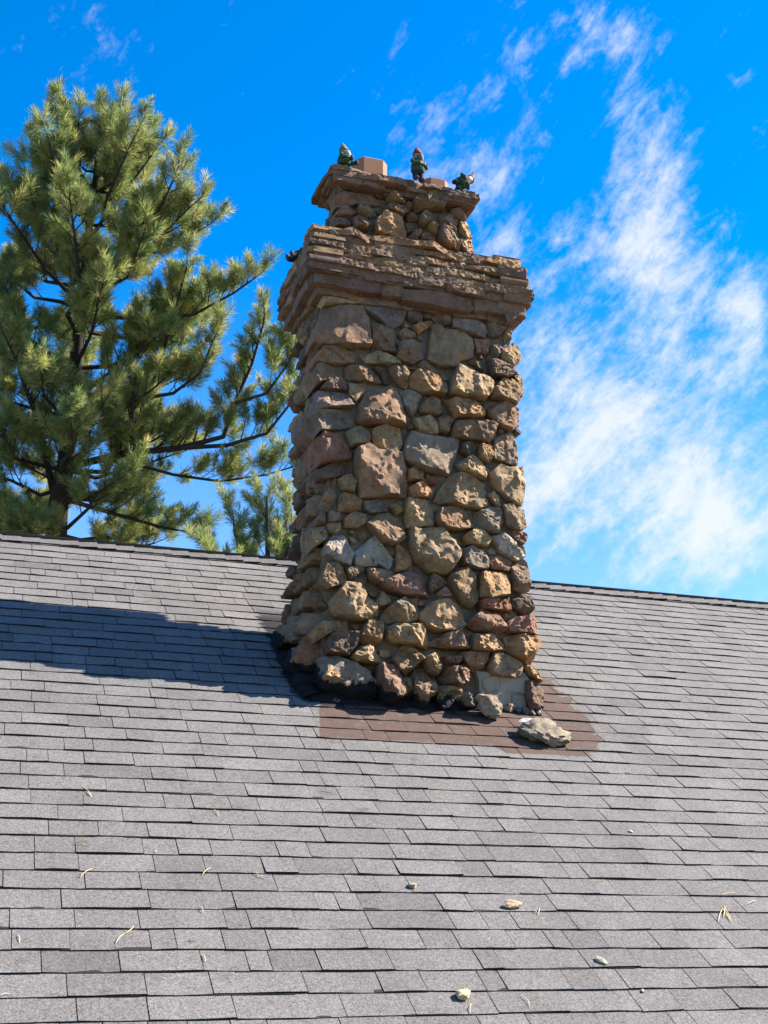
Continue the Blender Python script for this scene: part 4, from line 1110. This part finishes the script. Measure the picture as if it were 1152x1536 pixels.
for i, (px, py, sx, sy, lab) in enumerate(((619, 1333, .040, .034, 'small rounded tan pebble alone on the grey shingles'), (768, 1362, .090, .042, 'long pale flake of stone lying across a shingle edge'), (900, 1446, .036, .050, 'small upright off-white pebble on the shingles'),
                                       (695, 1497, .066, .044, 'pointed yellowish flake of stone low on the roof'), (945, 1251, .022, .020, 'tiny pale pebble on the shingles below the brown patch'), (963, 1490, .018, .012, 'tiny white stone crumb on the lower shingles'))):
    sx, sy = sx * 1.35, sy * 1.35
    loose('pebble', px, py, (sx, sy, min(sx, sy) * .6), 90 + i, [(.38, .30, .20), (.48, .38, .24), (.5, .43, .34), (.48, .38, .22), (.5, .45, .4), (.5, .45, .4)][i], lab, 'pebble', .2 * i, None, 3, .1)

# ------------------------------------------------------------------ dry pine needles on the roof
M['needle_dry'] = mat_plain("dry_needle", (.62, .47, .24), .7, .2, 90, .0)
M['needle_brown'] = mat_plain("brown_needle", (.30, .19, .10), .8, .2, 90, .0)
def needle(px0, py0, px1, py1, bend=.01, mat='needle_dry', w=.0017):
    a = np.array(roof_px(px0, py0)); b = np.array(roof_px(px1, py1)); d_ = b - a; nn = np.array([-d_[1], d_[0]]); nn /= np.linalg.norm(nn)
    pts = []
    for q in np.linspace(0, 1, 7):
        c = a + d_ * q + nn * bend * math.sin(q * math.pi); pts.append(roof_pt(c[0], c[1], .0145 + .0035 * math.sin(q * math.pi)))
    o = MB().tube(pts, [w * .5, w, w, w, w, w * .8, w * .4], 6).make('pine_needle', M[mat], None, True, 60)
    tag(o, 'dry tan pine needle fallen on the grey shingles' if mat == 'needle_dry' else 'weathered brown pine needle fallen on the grey shingles', 'pine needle', 'fallen pine needles on the roof')
for q in ((119, 1183, 137, 1200, .012), (137, 1199, 131, 1190, .004), (320, 1218, 327, 1228, .006), (120, 1320, 139, 1307, .006), (303, 1316, 316, 1306, .004), (375, 1311, 387, 1319, .01), (386, 1318, 396, 1320, .003),
          (173, 1419, 187, 1405, .004), (187, 1405, 200, 1393, -.006), (26, 1407, 28, 1420, .004), (304, 1436, 307, 1448, .002), (299, 1364, 304, 1373, .003), (1076, 1386, 1083, 1366, .003), (1080, 1364, 1094, 1386, .004), (1084, 1380, 1086, 1362, -.002), (1085, 1364, 1097, 1390, .003), (1120, 1360, 1134, 1355, .004),
          (798, 1368, 804, 1374, .003), (808, 1366, 806, 1375, .002), (704, 1524, 706, 1510, .004), (780, 1497, 793, 1515, .01), (0, 1499, 14, 1496, .004), (1082, 1346, 1104, 1344, .005), (232, 1283, 235, 1280, .002)):
    needle(*q)
for q in ((110, 1268, 134, 1266, .008), (108, 1270, 132, 1274, .004), (472, 1186, 498, 1192, .006), (478, 1190, 505, 1195, -.003), (280, 1415, 296, 1416, .002)):
    needle(*q, mat='needle_brown')

# ------------------------------------------------------------------ pines behind the house
def mat_bark():
    m, t, b = new_mat("pine_bark"); P = geo_pos(t)
    v = t.noise(t.vmath('MULTIPLY', P, (9, 9, 2.5)), 3, 5, .65, .4)
    t.l.new(t.mix(v, (.022, .017, .015), (.060, .045, .036)), b.inputs['Base Color']); t.l.new(t.bump(v, .9, .03), b.inputs['Normal']); return m
def mat_needles():
    m, t, b = new_mat("pine_needles")
    a = t.node('ShaderNodeAttribute', attribute_name='ncol')
    t.l.new(a.outputs['Color'], b.inputs['Base Color']); b.inputs['Roughness'].default_value = .55; b.inputs['Specular IOR Level'].default_value = .35
    tr = t.node('ShaderNodeBsdfTranslucent'); t.l.new(a.outputs['Color'], tr.inputs['Color'])
    mx = t.node('ShaderNodeMixShader'); mx.inputs[0].default_value = .45
    out = [n for n in t.n if n.type == 'OUTPUT_MATERIAL'][0]
    t.l.new(b.outputs[0], mx.inputs[1]); t.l.new(tr.outputs[0], mx.inputs[2]); t.l.new(mx.outputs[0], out.inputs[0]); return m
M['bark'] = mat_bark(); M['needles'] = mat_needles()
class Pine:
    def __init__(s, seed): s.r = np.random.default_rng(seed); s.br = MB(); s.tufts = []
    def unit(s, v): return v / (np.linalg.norm(v) + 1e-9)
    def polyline(s, p0, d0, L, n, up, wob):
        pts = [p0]; d = s.unit(d0)
        for i in range(n):
            d = s.unit(d + np.array([0, 0, up / n]) + s.r.normal(size=3) * wob / n); pts.append(pts[-1] + d * L / n)
        return pts
    def twig(s, p0, d0, L, r0):
        pts = s.polyline(p0, d0, L, 3, .55, .5)
        s.br.tube(pts, [r0, r0 * .8, r0 * .65, r0 * .5], 4, cap=False)
        s.tufts.append((pts[-1], s.unit(pts[-1] - pts[-2]), 1.0))
        if L > .22: s.tufts.append((pts[-2], s.unit(pts[-1] - pts[-2]), .72))
    def side(s, p0, d0, L, r0):
        n = 5; pts = s.polyline(p0, d0, L, n, .60, .7)
        s.br.tube(pts, list(np.linspace(r0, r0 * .4, n + 1)), 5, cap=False)
        s.tufts.append((pts[-1], s.unit(pts[-1] - pts[-2]), 1.1))
        s.tufts.append((pts[-1] - s.unit(pts[-1] - pts[-2]) * .10, s.unit(pts[-1] - pts[-2]), .85))
        nt = max(2, int(L / .095))
        for k in range(nt):
            q = .30 + .68 * (k + s.r.uniform(0, 1)) / nt; f = q * n; i = min(int(f), n - 1); p = pts[i] + (pts[i + 1] - pts[i]) * (f - i)
            d = s.unit(pts[i + 1] - pts[i]); a = s.unit(np.cross(d, s.r.normal(size=3)))
            s.twig(p, d * .75 + a * .75 + np.array([0, 0, .25]), s.r.uniform(.14, .34) * (1.1 - .35 * q), r0 * .42)
    def limb(s, pts, r0, dens=1.0, bare=.28, Ls=.85):
        pts = [np.array(p, float) for p in pts]
        seg = [np.linalg.norm(pts[i + 1] - pts[i]) for i in range(len(pts) - 1)]; Lt = sum(seg)
        s.br.tube(pts, list(np.linspace(r0, max(.012, r0 * .22), len(pts))), 7, cap=False)
        cum = np.r_[0, np.cumsum(seg)]
        ns = max(3, int(Lt / .165 * dens)); sgn = 1
        for k in range(ns):
            q = bare + (1 - bare) * (k + s.r.uniform(.1, .9)) / ns; x = q * Lt; i = int(np.searchsorted(cum, x) - 1); i = min(max(i, 0), len(seg) - 1)
            p = pts[i] + (pts[i + 1] - pts[i]) * ((x - cum[i]) / seg[i]); d = s.unit(pts[i + 1] - pts[i])
            hz = s.unit(np.cross(d, [0, 0, 1.0]) + 1e-6); up = s.unit(np.cross(hz, d)); sgn = -sgn
            a = s.r.normal() * .8
            sd = hz * sgn * math.cos(a) + up * (abs(math.sin(a)) * .9 + .1) 
            L = Ls * (1.12 - .75 * q) * s.r.uniform(.6, 1.15) * min(1.0, Lt / 2.0 + .35)
            s.side(p, d * .8 + sd * .85, max(.22, L), max(.007, r0 * .25))
        d = s.unit(pts[-1] - pts[-2]); s.side(pts[-1], d, .35 * min(1.2, Lt), max(.007, r0 * .22))
    def build(s, name, base, label, trunk_pts, trunk_r, needles=72, nl=.185, nw=.0076, group=None):
        root = empty(name, base); tag(root, label, 'tree', group)
        t_ = MB().tube(trunk_pts, trunk_r, 14); V = np.array(t_.V); 
        t_.V = [tuple(v) for v in V + fbm(V, 6, 3, 3)[:, None] * .02]
        t_.make('trunk', M['bark'], root, True, 60)
        s.br.make('branches', M['bark'], root, True, 60)
        T = len(s.tufts); P = np.array([q[0] for q in s.tufts]); D = np.array([q[1] for q in s.tufts]); S = np.array([q[2] for q in s.tufts]) * s.r.uniform(.58, 1.12, len(s.tufts))
        n = needles; r = s.r
        a = np.cross(D, r.normal(size=(T, 3))); a /= np.linalg.norm(a, axis=1)[:, None]; b = np.cross(D, a)
        w = r.uniform(0, 2 * math.pi, (T, n)); tau = r.uniform(0, 1, (T, n))           # place along the shoot
        spread = np.radians(16 + 50 * (1 - tau) ** .7 + r.normal(size=(T, n)) * 10)
        dirn = D[:, None] * np.cos(spread)[..., None] + (a[:, None] * np.cos(w)[..., None] + b[:, None] * np.sin(w)[..., None]) * np.sin(spread)[..., None]
        dirn[..., 2] += .04
        root_p = P[:, None] - D[:, None] * ((1 - tau) * .24 * S[:, None])[..., None]
        L = nl * S[:, None] * r.uniform(.7, 1.1, (T, n))
        tip = root_p + dirn * L[..., None]
        side = np.cross(dirn, r.normal(size=(T, n, 3))); side /= (np.linalg.norm(side, axis=2)[..., None] + 1e-9)
        mid = root_p + dirn * (L * .5)[..., None] + np.array([0, 0, .004])
        h = nw / 2
        V = np.stack([root_p, mid + side * h, tip, mid - side * h], 2).reshape(-1, 3)
        N = T * n
        me = bpy.data.meshes.new('crown')
        base_i = np.arange(N) * 4
        loops = np.stack([base_i, base_i + 1, base_i + 2, base_i + 3], 1).reshape(-1)
        cpos = np.array(base, float)
        me.vertices.add(N * 4); me.vertices.foreach_set('co', (V - cpos).reshape(-1))
        me.loops.add(N * 4); me.loops.foreach_set('vertex_index', loops)
        me.polygons.add(N); me.polygons.foreach_set('loop_start', np.arange(N) * 4); me.polygons.foreach_set('loop_total', np.full(N, 4))
        me.update(calc_edges=True); me.materials.append(M['needles'])
        # needle colour: blue-green young brushes to straw-olive old ones, per brush with a little scatter per needle
        tc_ = np.clip(r.beta(1.6, 1.9, T)[:, None] + r.normal(size=(T, n)) * .16, 0, 1)
        g0 = np.array([.105, .185, .072]); g1 = np.array([.335, .370, .110]); g2 = np.array([.62, .52, .21])
        c = np.where(tc_[..., None] < .6, g0 + (g1 - g0) * (tc_ / .6)[..., None], g1 + (g2 - g1) * ((tc_ - .6) / .4)[..., None])
        c = np.repeat(c.reshape(-1, 3), 4, 0); c = np.c_[c, np.ones(len(c))]
        at = me.attributes.new('ncol', 'FLOAT_COLOR', 'POINT'); at.data.foreach_set('color', c.reshape(-1))
        o = link('crown', me, root, base)
        return root, T, N
DT = 20.0
def tp(x, y, dz=0.0): return at_depth(x, y, DT + dz)
pine = Pine(5)
axis = [(82, 850), (86, 765), (100, 690), (108, 600), (118, 500), (126, 420), (134, 340), (142, 270), (147, 215), (150, 178)]
tr = [tp(*q) for q in axis]; b0 = tr[0].copy(); base = np.array([b0[0] - .15, b0[1], GROUND_Z])
trunk_pts = [base, base * .5 + b0 * .5 + np.array([.03, .05, 0])] + tr
trunk_r = [.30, .24, .175, .165, .135, .115, .095, .08, .06, .042, .028, .016]
rad_tab = [(130, 16), (170, 36), (210, 66), (250, 116), (300, 182), (350, 222), (400, 248), (450, 256), (500, 235), (560, 195), (620, 210), (680, 215), (740, 190), (800, 170), (850, 140)]
def trunk_at(y):
    ys = [q[1] for q in axis][::-1]; x = np.interp(y, ys, [q[0] for q in axis][::-1]); return tp(x, y)
y = 842.0; k = 0; az0 = 0.0
while y > 225:
    nb = 5
    if y < 260: nb = 4
    az0 += .9
    for j in range(nb):
        a = az0 + 6.283 * j / nb + pine.r.normal() * .28
        yy = y + pine.r.uniform(-12, 12)
        R = np.interp(yy - 55, [q[0] for q in rad_tab], [q[1] for q in rad_tab]) * DT / FOC
        ca_, sa_ = math.cos(a), math.sin(a)
        if ca_ < -.2: R *= .92
        p0 = trunk_at(yy)
        frac = np.clip((850 - yy) / 700, 0, 1)
        rise = .25 + .75 * frac
        L = R * pine.r.uniform(.66, .92)
        d = vR * ca_ + vH * sa_
        pts = [p0]
        for q in (.25, .5, .75, 1.0): pts.append(p0 + d * L * q + np.array([0, 0, L * rise * (q ** 1.35) * .75 - .05 * L * math.sin(q * 3.14)]) + pine.r.normal(size=3) * .04 * L)
        pine.limb(pts, .014 + .015 * L, bare=.22 if y < 400 else .32)
    y -= 48 if y > 450 else 40; k += 1
# leader and the two shoulders of the top
for q in ([(150, 230), (152, 190), (150, 166)], [(140, 290), (104, 235), (88, 190), (84, 166)], [(146, 255), (172, 215), (184, 168)], [(145, 290), (205, 250), (220, 214)], [(138, 320), (80, 270), (52, 222)], [(120, 250), (116, 205), (118, 182)]):
    pine.limb([tp(*z) for z in q], .03, 1.2, .3, .55)
# the long limbs that reach right, past the chimney's edge
for q, r0, dz in (([(90, 752), (140, 742), (183, 735), (196, 660), (200, 590), (212, 500)], .075, -.5), ([(100, 700), (190, 680), (270, 672), (335, 655), (352, 605), (378, 545), (396, 482)], .065, .3), ([(270, 672), (340, 668), (400, 650), (440, 600), (450, 560)], .04, .3),
                  ([(96, 748), (170, 770), (240, 790), (290, 800)], .045, -.3), ([(185, 690), (260, 712), (330, 722), (400, 712), (440, 700)], .03, .6), ([(352, 605), (400, 590), (436, 540), (446, 500)], .03, .2), ([(90, 790), (40, 800), (-30, 795), (-80, 770)], .07, -.2),
                  ([(200, 600), (260, 590), (300, 560), (320, 510)], .035, -.7), ([(86, 770), (60, 640), (30, 560), (10, 470)], .06, -.3), ([(200, 640), (235, 560), (262, 470), (280, 400)], .035, -.4), ([(122, 470), (210, 480), (290, 472), (350, 440), (385, 415)], .035, -.2)):
    pine.limb([tp(a, b, dz * (i / (len(q) - 1))) for i, (a, b) in enumerate(q)], r0, .95, .28, .80)
_, nt, nn = pine.build('pine_tree', base, 'tall bushy pine with a forked dark trunk rising behind the roof ridge', trunk_pts, trunk_r)
print('pine tufts', nt, 'needles', nn)
# a younger pine whose top shows over the ridge between the tall pine and the chimney
DT2 = 17.5
def tp2(x, y, dz=0.0): return at_depth(x, y, DT2 + dz)
yp = Pine(9)
top = tp2(400, 745); b2 = np.array([top[0], top[1], GROUND_Z])
tpts = [b2, np.array([top[0] + .05, top[1], 0.0]), tp2(400, 900), tp2(402, 820), top]
for (q, r0) in (([(402, 880), (400, 820), (399, 770), (398, 750)], .03), ([(400, 900), (370, 850), (352, 800), (350, 775)], .03), ([(402, 890), (430, 830), (438, 780), (436, 762)], .03), ([(400, 910), (350, 880), (332, 850), (322, 835)], .03),
                ([(402, 900), (450, 860), (480, 820), (500, 790)], .03), ([(400, 930), (440, 890), (470, 870), (520, 860)], .03)):
    yp.limb([tp2(a, b, .12 * i * (1 if r0 else 0)) for i, (a, b) in enumerate(q)], r0, 1.15, .15, .50)
z_ = top[2] - 1.6
while z_ > 0:
    L = .9 + (top[2] - z_) * .14; az0 += .7
    for j in range(4):
        a = az0 + 1.57 * j; p0 = np.array([top[0], top[1], z_]); d = np.array([math.cos(a), math.sin(a), 0])
        yp.limb([p0, p0 + d * L * .5 + np.array([0, 0, .12]), p0 + d * L + np.array([0, 0, .4])], .03, .6, .3, .6)
    z_ -= .75
_, nt, nn = yp.build('young_pine_tree', b2, 'young pine top showing over the ridge between tall pine and chimney', tpts, [.12, .09, .045, .03, .012], 96, .165, .0062)
print('young pine tufts', nt, 'needles', nn)
